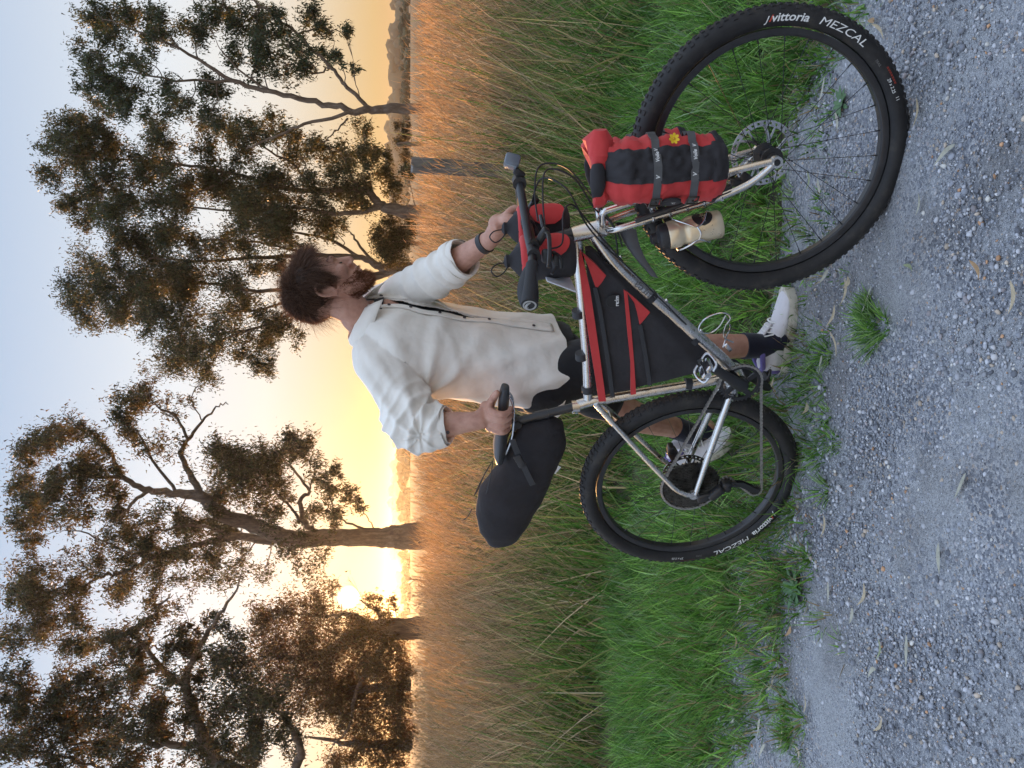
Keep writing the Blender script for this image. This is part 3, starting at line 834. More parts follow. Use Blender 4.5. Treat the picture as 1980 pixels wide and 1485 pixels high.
make_tree('gum_tree', 'low spreading dark tree with the sun shining through its edge', 40, Z1,
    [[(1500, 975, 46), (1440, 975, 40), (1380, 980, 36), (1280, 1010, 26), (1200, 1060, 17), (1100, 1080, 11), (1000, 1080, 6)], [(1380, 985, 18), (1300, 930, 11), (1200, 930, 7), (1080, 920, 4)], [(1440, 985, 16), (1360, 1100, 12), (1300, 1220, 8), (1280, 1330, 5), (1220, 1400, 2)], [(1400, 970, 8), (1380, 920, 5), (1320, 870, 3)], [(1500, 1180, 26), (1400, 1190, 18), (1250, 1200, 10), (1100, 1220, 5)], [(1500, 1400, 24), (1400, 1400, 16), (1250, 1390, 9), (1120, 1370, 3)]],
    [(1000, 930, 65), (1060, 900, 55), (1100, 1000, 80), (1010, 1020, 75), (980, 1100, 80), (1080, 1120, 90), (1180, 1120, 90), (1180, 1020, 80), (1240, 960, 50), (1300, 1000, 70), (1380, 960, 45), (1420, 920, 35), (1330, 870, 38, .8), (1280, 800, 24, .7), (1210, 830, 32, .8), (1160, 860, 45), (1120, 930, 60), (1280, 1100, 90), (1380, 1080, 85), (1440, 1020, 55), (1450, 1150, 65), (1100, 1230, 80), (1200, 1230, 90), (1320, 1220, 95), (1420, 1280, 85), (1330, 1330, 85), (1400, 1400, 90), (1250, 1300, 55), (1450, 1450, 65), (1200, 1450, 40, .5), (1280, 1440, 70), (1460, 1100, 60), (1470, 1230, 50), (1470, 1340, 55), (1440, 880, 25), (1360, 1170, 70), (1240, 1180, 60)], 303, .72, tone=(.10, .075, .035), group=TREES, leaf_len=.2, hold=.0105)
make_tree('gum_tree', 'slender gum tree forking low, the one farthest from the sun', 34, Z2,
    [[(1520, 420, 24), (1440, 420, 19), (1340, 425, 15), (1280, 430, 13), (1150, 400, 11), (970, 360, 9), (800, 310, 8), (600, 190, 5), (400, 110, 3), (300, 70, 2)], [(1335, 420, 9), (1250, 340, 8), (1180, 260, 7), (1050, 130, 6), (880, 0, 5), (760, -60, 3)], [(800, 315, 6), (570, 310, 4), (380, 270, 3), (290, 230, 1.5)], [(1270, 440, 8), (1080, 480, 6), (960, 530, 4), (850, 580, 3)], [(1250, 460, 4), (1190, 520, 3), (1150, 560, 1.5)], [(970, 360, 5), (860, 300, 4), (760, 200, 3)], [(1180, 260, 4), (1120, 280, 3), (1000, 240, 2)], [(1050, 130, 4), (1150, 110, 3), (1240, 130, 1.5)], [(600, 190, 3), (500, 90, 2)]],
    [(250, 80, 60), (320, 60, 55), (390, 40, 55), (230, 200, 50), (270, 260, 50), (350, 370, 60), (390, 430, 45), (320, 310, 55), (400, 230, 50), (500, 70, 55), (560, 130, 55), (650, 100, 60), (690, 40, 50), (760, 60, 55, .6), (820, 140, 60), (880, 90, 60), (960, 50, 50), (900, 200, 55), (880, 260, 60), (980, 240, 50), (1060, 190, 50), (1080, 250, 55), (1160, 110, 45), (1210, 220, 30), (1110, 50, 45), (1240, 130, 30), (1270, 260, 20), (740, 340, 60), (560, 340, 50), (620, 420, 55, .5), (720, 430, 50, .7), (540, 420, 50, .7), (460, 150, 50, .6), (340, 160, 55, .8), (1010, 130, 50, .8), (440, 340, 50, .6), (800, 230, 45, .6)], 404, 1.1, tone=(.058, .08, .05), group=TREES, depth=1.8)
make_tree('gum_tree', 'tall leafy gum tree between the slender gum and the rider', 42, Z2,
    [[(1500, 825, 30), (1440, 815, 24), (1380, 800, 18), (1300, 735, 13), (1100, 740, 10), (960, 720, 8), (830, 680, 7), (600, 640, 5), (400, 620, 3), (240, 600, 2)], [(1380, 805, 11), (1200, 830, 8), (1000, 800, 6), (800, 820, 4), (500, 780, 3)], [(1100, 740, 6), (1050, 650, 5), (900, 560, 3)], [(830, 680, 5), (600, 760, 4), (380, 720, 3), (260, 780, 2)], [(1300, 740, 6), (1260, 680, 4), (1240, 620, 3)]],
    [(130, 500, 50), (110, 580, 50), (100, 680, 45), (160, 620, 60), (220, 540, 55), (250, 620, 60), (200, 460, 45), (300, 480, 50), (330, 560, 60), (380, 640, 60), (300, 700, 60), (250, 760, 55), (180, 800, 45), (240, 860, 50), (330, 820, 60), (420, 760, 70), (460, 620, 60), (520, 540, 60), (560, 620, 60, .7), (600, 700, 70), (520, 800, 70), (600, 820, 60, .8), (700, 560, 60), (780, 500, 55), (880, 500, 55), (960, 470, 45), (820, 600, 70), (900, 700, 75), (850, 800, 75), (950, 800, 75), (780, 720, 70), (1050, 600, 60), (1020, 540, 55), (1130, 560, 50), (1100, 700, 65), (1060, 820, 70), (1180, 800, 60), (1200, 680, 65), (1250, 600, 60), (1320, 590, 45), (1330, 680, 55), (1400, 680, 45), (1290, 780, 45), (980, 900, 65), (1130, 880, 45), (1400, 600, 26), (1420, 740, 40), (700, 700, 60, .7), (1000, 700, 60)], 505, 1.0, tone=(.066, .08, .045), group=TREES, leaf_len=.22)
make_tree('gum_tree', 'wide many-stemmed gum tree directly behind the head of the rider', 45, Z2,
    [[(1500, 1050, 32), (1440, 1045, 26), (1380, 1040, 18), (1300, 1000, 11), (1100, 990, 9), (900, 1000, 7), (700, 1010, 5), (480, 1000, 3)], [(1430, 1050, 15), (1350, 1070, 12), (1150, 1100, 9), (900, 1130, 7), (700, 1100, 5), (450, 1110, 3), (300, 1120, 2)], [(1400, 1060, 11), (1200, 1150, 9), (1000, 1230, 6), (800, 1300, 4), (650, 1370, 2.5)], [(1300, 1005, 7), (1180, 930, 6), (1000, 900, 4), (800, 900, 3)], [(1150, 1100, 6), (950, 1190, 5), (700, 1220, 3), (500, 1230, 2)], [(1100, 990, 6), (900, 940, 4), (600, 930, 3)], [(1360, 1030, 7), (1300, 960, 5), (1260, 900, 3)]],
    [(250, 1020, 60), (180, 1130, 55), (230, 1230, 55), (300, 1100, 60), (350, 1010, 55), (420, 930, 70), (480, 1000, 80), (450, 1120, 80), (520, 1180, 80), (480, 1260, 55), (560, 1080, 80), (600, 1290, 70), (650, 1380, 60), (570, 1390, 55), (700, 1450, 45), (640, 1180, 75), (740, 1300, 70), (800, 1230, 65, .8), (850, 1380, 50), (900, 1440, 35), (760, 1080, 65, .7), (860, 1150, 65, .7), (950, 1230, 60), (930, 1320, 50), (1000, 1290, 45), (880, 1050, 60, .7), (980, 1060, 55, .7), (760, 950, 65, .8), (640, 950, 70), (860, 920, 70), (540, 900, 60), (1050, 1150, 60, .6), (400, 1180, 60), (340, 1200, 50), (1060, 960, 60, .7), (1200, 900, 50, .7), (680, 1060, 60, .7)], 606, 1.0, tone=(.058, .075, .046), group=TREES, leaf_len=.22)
# dark shrubs at the foot of the trees
def shrub(dist, zoom, clumps, seed, label, tone):
    ox, oy, sc = zoom
    c0 = clumps[0]; zb = (790 - ox) * sc
    make_tree('shrub', label, dist, zoom, [[(zb, c0[1], 10), (zb - 40, c0[1], 8), (c0[0], c0[1], 5)]], clumps, seed, 1.7, .9, tone, 'shrubs at the foot of the trees', .16)
shrub(43, Z2, [(1420, 940, 50), (1440, 900, 50), (1440, 980, 50), (1400, 990, 45), (1400, 900, 45), (1460, 940, 40), (1380, 950, 40)], 707, 'dark rounded shrub behind the left forearm of the rider', (.05, .055, .025))
shrub(60, Z2, [(1460, 560, 30), (1470, 520, 26), (1475, 600, 24), (1465, 490, 18)], 708, 'low round bush far behind the reeds beside the slender gum', (.06, .055, .025))
# bare dead bush left of the thick trunk
dm = MB()
b0 = at(790, 1128, 30); b0.z = 0
dr = random.Random(5)
def dead(p, d, L, r, lv):
    q = p + d * L
    dm.tube([p, p.lerp(q, .5) + Vector((dr.gauss(0, .05), dr.gauss(0, .05), dr.gauss(0, .05))) * L, q], [r, r * .5], 5)
    if lv:
        for k in range(3):
            nd = (d + Vector((dr.gauss(0, .7), dr.gauss(0, .4), dr.gauss(.1, .4)))).normalized()
            dead(p.lerp(q, dr.uniform(.45, 1)), nd, L * dr.uniform(.5, .75), r * .5, lv - 1)
dead(b0, Vector((.1, 0, 1)).normalized(), .9, .05, 3)
dead(b0, Vector((-.5, 0, .8)).normalized(), .8, .04, 3)
o = dm.build('dead_bush', BARK, None); set_origin(o, b0)
tag(o, 'bare dead bush with crooked twigs at the horizon below the sun', 'bush')

# weathered fence post in the reeds
fp_ = at(828, 329, 6.9); fp_.z = 0
fm = MB(Matrix.Translation(fp_) @ Matrix.Rotation(.35, 4, 'Z') @ Matrix.Rotation(math.radians(2), 4, 'Y'))
fr = random.Random(3)
rings = []
for k in range(15):
    z = -.1 + 1.375 * k / 14
    rings.append([((.050 + fr.gauss(0, .0015)) * sx_ , (.042 + fr.gauss(0, .0015)) * sy_, z + (fr.gauss(0, .008) if k == 14 else 0)) for sx_, sy_ in ((1, 1), (.3, 1.06), (-.4, 1.02), (-1, 1), (-1.04, .2), (-1, -1), (-.2, -1.05), (.5, -1.02), (1, -1), (1.03, .1))])
fm.loft(rings)
def wood_mat():
    m, nt, b, out = new_mat('weathered_wood')
    tc = node(nt, 'ShaderNodeTexCoord'); mp = node(nt, 'ShaderNodeMapping'); mp.inputs['Scale'].default_value = (30, 30, 2.2); nt.links.new(tc.outputs['Object'], mp.inputs[0])
    n1 = node(nt, 'ShaderNodeTexNoise', Scale=2.0, Detail=8.0, Roughness=.7); nt.links.new(mp.outputs[0], n1.inputs['Vector'])
    nt.links.new(ramp(nt, n1.outputs['Fac'], [(.3, (.05, .045, .04)), (.55, (.19, .17, .15)), (.8, (.32, .30, .27))]), b.inputs['Base Color'])
    b.inputs['Roughness'].default_value = .9
    bu = node(nt, 'ShaderNodeBump', Strength=1.0, Distance=.01); nt.links.new(n1.outputs['Fac'], bu.inputs['Height']); nt.links.new(bu.outputs[0], b.inputs['Normal'])
    return m
o = fm.build('fence_post', wood_mat(), None, angle=30); set_origin(o, fp_)
tag(o, 'grey weathered wooden fence post standing alone in the reeds', 'post')

# ------------------------------------------------------------------ far wooded rise on the horizon
def far_wood(name, dist, x0, x1, h0, hvar, seed, tone, label):
    rg = np.random.default_rng(seed); n = int((x1 - x0) / (dist * .0055))
    Xc = np.linspace(x0, x1, n) + rg.normal(0, dist * .003, n)
    hh = h0 * (1 + hvar * waves(Xc / dist, Xc * 0, 14, seed, 3)) * rg.uniform(.75, 1.2, n)
    Vs, Ts, Cs = [], [], []
    sv, sf = ICO_V, ICO_F
    for k in range(n):
        for j in range(5):
            r = hh[k] * rg.uniform(.25, .45)
            c = np.array([Xc[k] + rg.normal(0, hh[k] * .3), dist + rg.normal(0, hh[k] * 1.2), hh[k] * rg.uniform(.05, .85)])
            Vs.append(sv * (1 + rg.normal(0, .22, (12, 1))) * np.array([r, r, r * .8]) + c)
    m = len(Vs); V = np.concatenate(Vs); T = (sf[None] + (np.arange(m) * 12)[:, None, None]).reshape(-1, 3)
    C = np.array(tone) * rg.uniform(.7, 1.3, (m, 1)); C = np.repeat(C, 12, axis=0)
    o = link_mesh(name, np_mesh(name, V, T, smooth=False, col=C), far_mat)
    return tag(o, label, 'woodland', kind='stuff')
far_mat = plant_mat('far_foliage', 0.1, .9)
far_wood('far_woodland', 420, -230, 230, 4.2, .5, 1, (.05, .06, .035), 'far line of trees on the horizon')
far_wood('far_hill_woodland', 1100, -620, 620, 17, .45, 2, (.06, .07, .045), 'distant wooded rise in the haze on the horizon')

# ------------------------------------------------------------------ evening haze
hz = MB(); hz.add([(sx * 1500, 200 + sy * 1500, z) for z in (-1.0, 26.0) for sx, sy in ((-1, -1), (1, -1), (1, 1), (-1, 1))], [(0, 1, 2, 3), (4, 5, 6, 7), (0, 1, 5, 4), (1, 2, 6, 5), (2, 3, 7, 6), (3, 0, 4, 7)])
hm = bpy.data.materials.new('evening_haze'); hm.use_nodes = True; hm.node_tree.nodes.clear()
_o = hm.node_tree.nodes.new('ShaderNodeOutputMaterial'); _v = hm.node_tree.nodes.new('ShaderNodeVolumePrincipled')
_v.inputs['Color'].default_value = (.95, .93, .92, 1); _v.inputs['Density'].default_value = .00014; _v.inputs['Anisotropy'].default_value = .8
hm.node_tree.links.new(_v.outputs[0], _o.inputs['Volume'])
tag(hz.build('haze', hm, None, smooth=False), 'thin golden evening haze over the field', 'haze', kind='stuff')
# ================================================================== bicycle
TI = mat('brushed_titanium', (.72, .71, .69), .26, 1.0, var=.08, scale=40, bump=.06, bscale=400)
TI_DIRTY = mat('titanium_with_mud', (.70, .685, .66), .28, 1.0, var=.1, scale=40, bump=.1, bscale=300, dirt=((.16, .12, .08), 9.0, .66))
SILVER = mat('polished_metal', (.66, .66, .67), .22, 1.0, var=.06)
BLACK_METAL = mat('black_anodised', (.018, .018, .02), .35, 0.0, var=.3, spec=.6)
BLACK_PLASTIC = mat('black_plastic', (.02, .02, .022), .5, 0.0, var=.3)
RUBBER_GRIP = mat('grip_rubber', (.024, .025, .028), .75, 0.0, var=.25, bump=.5, bscale=500)
CARBON = mat('carbon_post', (.02, .02, .022), .4, var=.3, coat=.3)
STEEL_DARK = mat('greasy_steel', (.10, .095, .085), .42, .85, var=.45, scale=120, dirt=((.02, .018, .015), 60.0, .5))
CHAIN_STEEL = mat('chain_steel', (.42, .40, .37), .35, .9, var=.3, scale=150)
RIM_MAT = mat('carbon_rim', (.022, .022, .024), .42, var=.3, coat=.15)
WHITE_PRINT = mat('white_print', (.78, .78, .76), .6, var=.04)
RED_PRINT = mat('red_print', (.55, .06, .03), .6, var=.05)
FADED_RED = mat('faded_red_print', (.16, .035, .025), .7, var=.2)
GREY_PRINT = mat('etched_grey_print', (.20, .20, .20), .5, .6, var=.1)
def tyre_mat():
    m, nt, b, out = new_mat('tyre_rubber')
    tc = node(nt, 'ShaderNodeTexCoord')
    n1 = node(nt, 'ShaderNodeTexNoise', Scale=14.0, Detail=8.0, Roughness=.7); nt.links.new(tc.outputs['Object'], n1.inputs['Vector'])
    nt.links.new(ramp(nt, n1.outputs['Fac'], [(.35, (.012, .012, .0135)), (.55, (.022, .021, .021)), (.75, (.065, .057, .046))]), b.inputs['Base Color'])
    b.inputs['Roughness'].default_value = .62; b.inputs['Specular IOR Level'].default_value = .4
    n2 = node(nt, 'ShaderNodeTexNoise', Scale=420.0, Detail=3.0); nt.links.new(tc.outputs['Object'], n2.inputs['Vector'])
    bu = node(nt, 'ShaderNodeBump', Strength=.3, Distance=.001); nt.links.new(n2.outputs['Fac'], bu.inputs['Height']); nt.links.new(bu.outputs[0], b.inputs['Normal'])
    return m
TYRE = tyre_mat()
bike = thing('bicycle', 'silver titanium bicycle with black tyres, loaded with red and black bags', 'bicycle', (BM @ Vector((.5, 0, 0))))
V3 = Vector
R_W = .37
def gear(mb, r, teeth, y, th, X, root=.006, hole=None):
    prof = []
    for k in range(teeth):
        for f, q in ((0, 0), (.28, 0), (.42, 1), (.66, 1), (.82, 0)):
            a = 2 * math.pi * (k + f) / teeth; rr = r - root + root * q
            prof.append((rr * math.cos(a), rr * math.sin(a)))
    n = len(prof); hr = hole or r * .6
    o0 = [(x, y - th / 2, z) for x, z in prof]; o1 = [(x, y + th / 2, z) for x, z in prof]
    i0 = [(hr * math.cos(2 * math.pi * k / n), y - th / 2, hr * math.sin(2 * math.pi * k / n)) for k in range(n)]
    i1 = [(p[0], y + th / 2, p[2]) for p in i0]
    mb.loft([o0, o1, i1, i0], loop=True, X=X)
def make_wheel(W, phase, front):
    """wheel in its own plane: W maps (x forward, y left, z up) with the axle at the origin"""
    rimb = MB(W)
    prof = [(.2945, -.009), (.298, -.0135), (.306, -.0155), (.3135, -.0155), (.3135, .0155), (.306, .0155), (.298, .0135), (.2945, .009)]
    n = 96
    rimb.loft([[(r * math.cos(a), y, r * math.sin(a)) for r, y in prof] for a in [2 * math.pi * k / n for k in range(n)]], loop=True)
    hubp = [(.010, -.056), (.010, -.046), (.016, -.044), (.016, -.036), (.029, -.035), (.029, -.031), (.014, -.026), (.012, 0), (.014, .026), (.029, .031), (.029, .035), (.018, .038), (.018, .05), (.010, .052), (.010, .056)]
    rimb.loft([[(r * math.cos(2 * math.pi * k / 20), y, r * math.sin(2 * math.pi * k / 20)) for k in range(20)] for r, y in hubp])
    wheel = rimb.build('wheel', RIM_MAT, bike, angle=35)
    # tyre
    tb = MB(W); rc, rt = .3405, .0272
    pr = []
    for k in range(22):
        ph = math.radians(-205 + 230 * k / 21)   # open towards the rim
        pr.append((rc - rt * math.sin(ph) * (1.0), rt * math.cos(ph) * 1.04))
    pr = []
    for k in range(23):
        ph = math.radians(-58 + 296 * k / 22)
        pr.append((rc + rt * math.sin(ph), rt * 1.05 * math.cos(ph)))
    n = 120
    tb.loft([[(r * math.cos(a), y, r * math.sin(a)) for r, y in pr] for a in [2 * math.pi * k / n for k in range(n)]], loop=True)
    rr = random.Random(4)
    for k in range(116):
        a = 2 * math.pi * k / 116
        rows = [(90, .0058, .0045), (64, .006, .0045), (116, .006, .0045)] if k % 2 else [(77, .0052, .0045), (103, .0052, .0045), (45, .0065, .0052), (135, .0065, .0052)]
        for deg, lx, ly in rows:
            ph = math.radians(deg); er = V3((math.cos(a), 0, math.sin(a))); et = V3((-math.sin(a), 0, math.cos(a))); ey = V3((0, 1, 0))
            nn = er * math.sin(ph) + ey * math.cos(ph); ss = er * math.cos(ph) - ey * math.sin(ph)
            c = er * rc + nn * (rt + .0006)
            h = .0026; sc = .75
            vs_ = [c + et * (sx * lx) + ss * (sy * ly) - nn * .001 for sx, sy in ((-1, -1), (1, -1), (1, 1), (-1, 1))] + [c + et * (sx * lx * sc) + ss * (sy * ly * sc) + nn * h for sx, sy in ((-1, -1), (1, -1), (1, 1), (-1, 1))]
            tb.add(vs_, [(0, 1, 5, 4), (1, 2, 6, 5), (2, 3, 7, 6), (3, 0, 4, 7), (4, 5, 6, 7)])
    tyre = tb.build('tyre', TYRE, wheel, angle=35)
    # spokes
    for k in range(28):
        a = 2 * math.pi * k / 28 + phase; side = 1 if k % 2 else -1
        cross = (.55 if (k // 2) % 2 else -.55)
        p0 = V3((.027 * math.cos(a + cross * 1.6), side * .033, .027 * math.sin(a + cross * 1.6)))
        p1 = V3((.296 * math.cos(a), side * .003, .296 * math.sin(a)))
        s = MB(W); d = (p0 - p1).normalized()
        s.tube([p1, p1 + d * .014, p1 + d * .015, p0], [.0019, .0019, .00095, .00095], 5)
        s.build('spoke', BLACK_METAL, wheel)
    # disc rotor on the left
    rb = MB(W); ro = .086 if front else .082; yb = .043
    for (r0, r1) in ((ro - .0045, ro), (ro - .0155, ro - .011)):
        m = 72
        rb.loft([[(r0 * math.cos(a), yb - .0009, r0 * math.sin(a)), (r1 * math.cos(a), yb - .0009, r1 * math.sin(a)), (r1 * math.cos(a), yb + .0009, r1 * math.sin(a)), (r0 * math.cos(a), yb + .0009, r0 * math.sin(a))] for a in [2 * math.pi * k / m for k in range(m)]], loop=True)
    for k in range(30):
        a = 2 * math.pi * k / 30
        q = [(r * math.cos(a + da), yb + dy, r * math.sin(a + da)) for dy in (-.0008, .0008) for r, da in ((ro - .0115, -.065), (ro - .004, -.065 + .03), (ro - .004, .065 + .03), (ro - .0115, .065))]
        rb.add(q, [(0, 1, 2, 3), (7, 6, 5, 4), (0, 4, 5, 1), (1, 5, 6, 2), (2, 6, 7, 3), (3, 7, 4, 0)])
    for k in range(6):
        a = 2 * math.pi * k / 6
        rb.ribbon([(.020 * math.cos(a - .5), yb, .020 * math.sin(a - .5)), (.045 * math.cos(a - .15), yb, .045 * math.sin(a - .15)), ((ro - .013) * math.cos(a + .12), yb, (ro - .013) * math.sin(a + .12))], .0075, .0017, (0, 1, 0))
        rb.ribbon([(.030 * math.cos(a - .35), yb + .0002, .030 * math.sin(a - .35)), ((ro - .013) * math.cos(a - .30), yb + .0002, (ro - .013) * math.sin(a - .30))], .005, .0016, (0, 1, 0))
    rb.build('disc_rotor', SILVER, wheel, smooth=False)
    # sidewall lettering on the right-hand side, in an arc
    def arc_text(s, size, a_mid, rad, m, shear=.2, off=0.0, name='sidewall_lettering', stretch=1.0):
        tv, tf = text_mesh(s, size, shear, off)
        for p in tv: p.x *= stretch
        out = []
        for p in tv:
            r = rad + p.y
            a = a_mid - p.x / rad           # reads clockwise seen from the right
            # height of the sidewall surface at this radius
            q = max(rt * rt - (r - rc) ** 2, 0) ** .5 * 1.05
            out.append((r * math.cos(a), -(q + .0009), r * math.sin(a)))
        b_ = MB(W); b_.add(out, tf)
        # seen from the right side (-y) local x runs to the right: clockwise is decreasing angle
        return b_.build(name, m, wheel, smooth=False)
    return arc_text, wheel
# ---- which way round the lettering sits: measured on the photograph
FW = SM @ Matrix.Translation((0, 0, R_W))
RW = BM @ Matrix.Translation((0, 0, R_W))
def ang_of(M, px, py):
    p = _plane_pt(M, px, py, -.02)
    return math.atan2(p.z - R_W, p.x)
arc, fwheel = make_wheel(FW, .05, True)
rad_t = .339
arc('vittoria', .027, ang_of(SM, 1524, 46), rad_t, WHITE_PRINT, .2, .0005, stretch=1.2)
arc('MEZCAL', .026, ang_of(SM, 1622, 70), rad_t, WHITE_PRINT, .25, 0.0, stretch=1.4)
arc('TRAIL', .0085, ang_of(SM, 1692, 124), rad_t - .006, GREY_PRINT)
arc('29 x 2.25', .011, ang_of(SM, 1713, 170), rad_t - .004, WHITE_PRINT, .1)
arc('I I', .012, ang_of(SM, 1727, 192), rad_t, WHITE_PRINT, 0)
arc('=======', .0125, ang_of(SM, 1712, 150), rad_t + .006, RED_PRINT, .2)
arc('J', .02, ang_of(SM, 1480, 48), rad_t - .002, WHITE_PRINT, .5, .0004)
arc('/', .018, ang_of(SM, 1488, 46), rad_t - .001, RED_PRINT, .3, .0012)
arc, rwheel = make_wheel(RW, .2, False)
arc('vittoria', .027, ang_of(BM, 1470, 1012), rad_t, WHITE_PRINT, .2, .0005, stretch=1.2)
arc('MEZCAL', .026, ang_of(BM, 1410, 1046), rad_t, WHITE_PRINT, .25, 0.0, stretch=1.4)
arc('TRAIL', .0085, ang_of(BM, 1350, 1066), rad_t - .006, GREY_PRINT)
arc('29 x 2.25', .011, ang_of(BM, 1310, 1072), rad_t - .004, WHITE_PRINT, .1)
arc('=======', .0125, ang_of(BM, 1330, 1078), rad_t + .006, FADED_RED, .2)
arc('J', .02, ang_of(BM, 1497, 990), rad_t - .002, WHITE_PRINT, .5, .0004)
arc('/', .018, ang_of(BM, 1493, 996), rad_t - .001, RED_PRINT, .3, .0012)

# ---- frame
BB = V3((.435, 0, .302))
HT_T, HT_B = V3((.876, 0, .868)), V3((.905, 0, .782))
SEAT = V3((.322, 0, .742))
fb = MB(BM)
fb.tube([HT_T + V3((-.004, 0, .012)), HT_T, HT_B, HT_B + V3((.004, 0, -.012))], [.0245, .0225, .0225, .0255], 18)
dt = catmull([HT_B + V3((-.012, 0, .028)), (.78, 0, .714), (.62, 0, .517), (.50, 0, .372), BB + V3((.012, 0, .012))], 6)
fb.tube(dt, [.018, .0195, .0205, .0205, .02], 18)
fb.tube(catmull([HT_T + V3((-.006, 0, -.018)), (.62, 0, .801), (.46, 0, .772), SEAT + V3((.01, 0, .012))], 5), [.0165, .0155, .0145, .0145], 16)
st = catmull([BB, (.395, 0, .43), (.365, 0, .56), (.338, 0, .67), SEAT, (.303, 0, .792)], 5)
fb.tube(st, [.017, .0165, .016, .016, .0165, .017], 16)
fb.tube([BB + V3((0, -.037, 0)), BB + V3((0, .037, 0))], .0225, 18)
for s in (-1, 1):
    ss_ = catmull([SEAT + V3((.0, s * .016, -.012)), (.26, s * .034, .668), (.14, s * .052, .552), (.055, s * .062, .468), (.022, s * .067, .432), (.004, s * .07, .395)], 5)
    fb.tube(ss_, [.0085, .0085, .0085, .0085, .0085, .009], 12)
    fb.tube(catmull([BB + V3((-.052, s * .036, .018)), (.27, s * .047, .335), (.13, s * .06, .352), (.008, s * .07, .365)], 5), [.0115, .0115, .0105, .009], 12)
    fb.tube([(.004, s * .064, .37), (.004, s * .076, .37)], .0165, 16)
    fb.tube([(.004, s * .07, .395), (.004, s * .07, .37)], .009, 10)
fb.rbox((.07, .078, .036), .010, X=Matrix.Translation(BB + V3((-.045, 0, .012))) @ Matrix.Rotation(-.25, 4, 'Y'))
fb.tube([(.262, -.036, .672), (.262, .036, .672)], .006, 8)
frame = fb.build('frame', TI_DIRTY, bike, angle=50)
# cable guides, bolts
gb = MB(BM)
for t in (.22, .45, .62):
    p = dt[int(t * (len(dt) - 1))]; gb.rbox((.012, .01, .008), .002, X=Matrix.Translation(p + V3((.0145, -.004, -.0145))) @ Matrix.Rotation(.8, 4, 'Y'))
gb.build('cable_guide', SILVER, frame)
# etched word on the down tube
def tube_text(s, size, p0, p1, rad, M, m, parent, name, side=-1, shear=0.0, flip=1):
    tv, tf = text_mesh(s, size, shear)
    p0, p1 = V3(p0), V3(p1); ax = (p1 - p0).normalized(); side_v = V3((0, side, 0)); upv = ax.cross(side_v) * flip
    c = (p0 + p1) / 2; out = []
    for p in tv:
        th = p.y / rad
        out.append(c + ax * p.x + (side_v * math.cos(th) + upv * math.sin(th)) * (rad + .0006))
    b_ = MB(M); b_.add(out, tf); return b_.build(name, m, parent, smooth=False)
tube_text('ourea', .036, (.64, 0, .542), (.80, 0, .738), .0203, BM, GREY_PRINT, frame, 'etched_lettering', flip=-1)
cb = MB(BM); cb.tube([(.3035, 0, .778), (.3, 0, .80)], .0205, 16); cb.rbox((.018, .012, .02), .003, X=Matrix.Translation((.284, 0, .788)))
cb.build('seat_clamp', SILVER, frame)

# ---- fork: trussed, two tubes on each side
kb = MB(SM)
CR = V3((-.206, 0, .782))
for s in (-1, 1):
    o = s
    kb.tube(catmull([CR + V3((.0, o * .012, .0)), (-.205, o * .034, .772), (-.193, o * .05, .745), (-.163, o * .056, .667), (-.123, o * .06, .559), (-.098, o * .062, .498), (-.061, o * .066, .431), (-.024, o * .069, .392), (0, o * .071, .376)], 5), .0092, 12)
    kb.tube(catmull([(-.150, o * .046, .792), (-.095, o * .055, .65), (-.036, o * .064, .498), (0, o * .071, .385)], 5), .0092, 12)
    kb.tube(catmull([CR + V3((.002, o * .012, .008)), (-.185, o * .036, .797), (-.160, o * .045, .801), (-.149, o * .046, .79)], 5), .0092, 12)
    kb.tube(catmull([(-.163, o * .056, .667), (-.140, o * .058, .672), (-.110, o * .055, .688)], 4), .0085, 10)
    kb.tube([(0, o * .063, .372), (0, o * .079, .372)], .0155, 16)
    for t in range(5):
        q = V3((-.163, o * .066, .667)).lerp(V3((-.098, o * .071, .498)), t / 4)
        kb.tube([q, q + V3((-.004, o * .008, 0))], .0042, 8)
kb.tube([CR + V3((0, 0, -.004)), CR + V3((0, 0, .02))], .0265, 16)
fork = kb.build('fork', TI, bike, angle=50)
tube_text('ourea', .021, (-.052, -.0625, .525), (-.022, -.0675, .452), .0092, SM, GREY_PRINT, fork, 'etched_lettering', flip=-1)
ab = MB(SM); ab.tube([(0, -.0795, .372), (0, -.081, .372)], .0085, 14); ab.build('axle_cap', BLACK_METAL, fork)
bc = MB(SM); bc.rbox((.034, .03, .05), .006, X=Matrix.Translation((-.075, .055, .40)) @ Matrix.Rotation(.5, 4, 'Y')); bc.rbox((.02, .034, .03), .004, X=Matrix.Translation((-.082, .052, .43)))
bc.build('brake_caliper', BLACK_METAL, bike)
bc = MB(BM); bc.rbox((.05, .03, .034), .006, X=Matrix.Translation((.075, .055, .425)) @ Matrix.Rotation(-.6, 4, 'Y')); bc.rbox((.03, .034, .02), .004, X=Matrix.Translation((.10, .052, .44)))
bc.build('brake_caliper', BLACK_METAL, bike)
# mudguard at the fork crown: thin curved black sheet with a light edge
mg = MB(SM); rings = []
for k in range(9):
    t = k / 8; w = .040 * (1 - t) + .020 * t
    c = V3((-.195, 0, .745)).lerp(V3((-.335, 0, .632)), t) + V3((0, 0, .012 * math.sin(math.pi * t)))
    rings.append([c + V3((-.006 * abs(j), j * w * (1 - .25 * abs(j) ** 3), .012 - (.052 - .030 * t) * abs(j) ** 2.2)) for j in (-1, -.8, -.55, -.28, 0, .28, .55, .8, 1)])
mg.loft([[p for p in r] + [p + V3((.0006, 0, -.0016)) for p in reversed(r)] for r in rings])
mg.build('mudguard', mat('mudguard_plastic', (.05, .05, .055), .45, var=.2), bike)

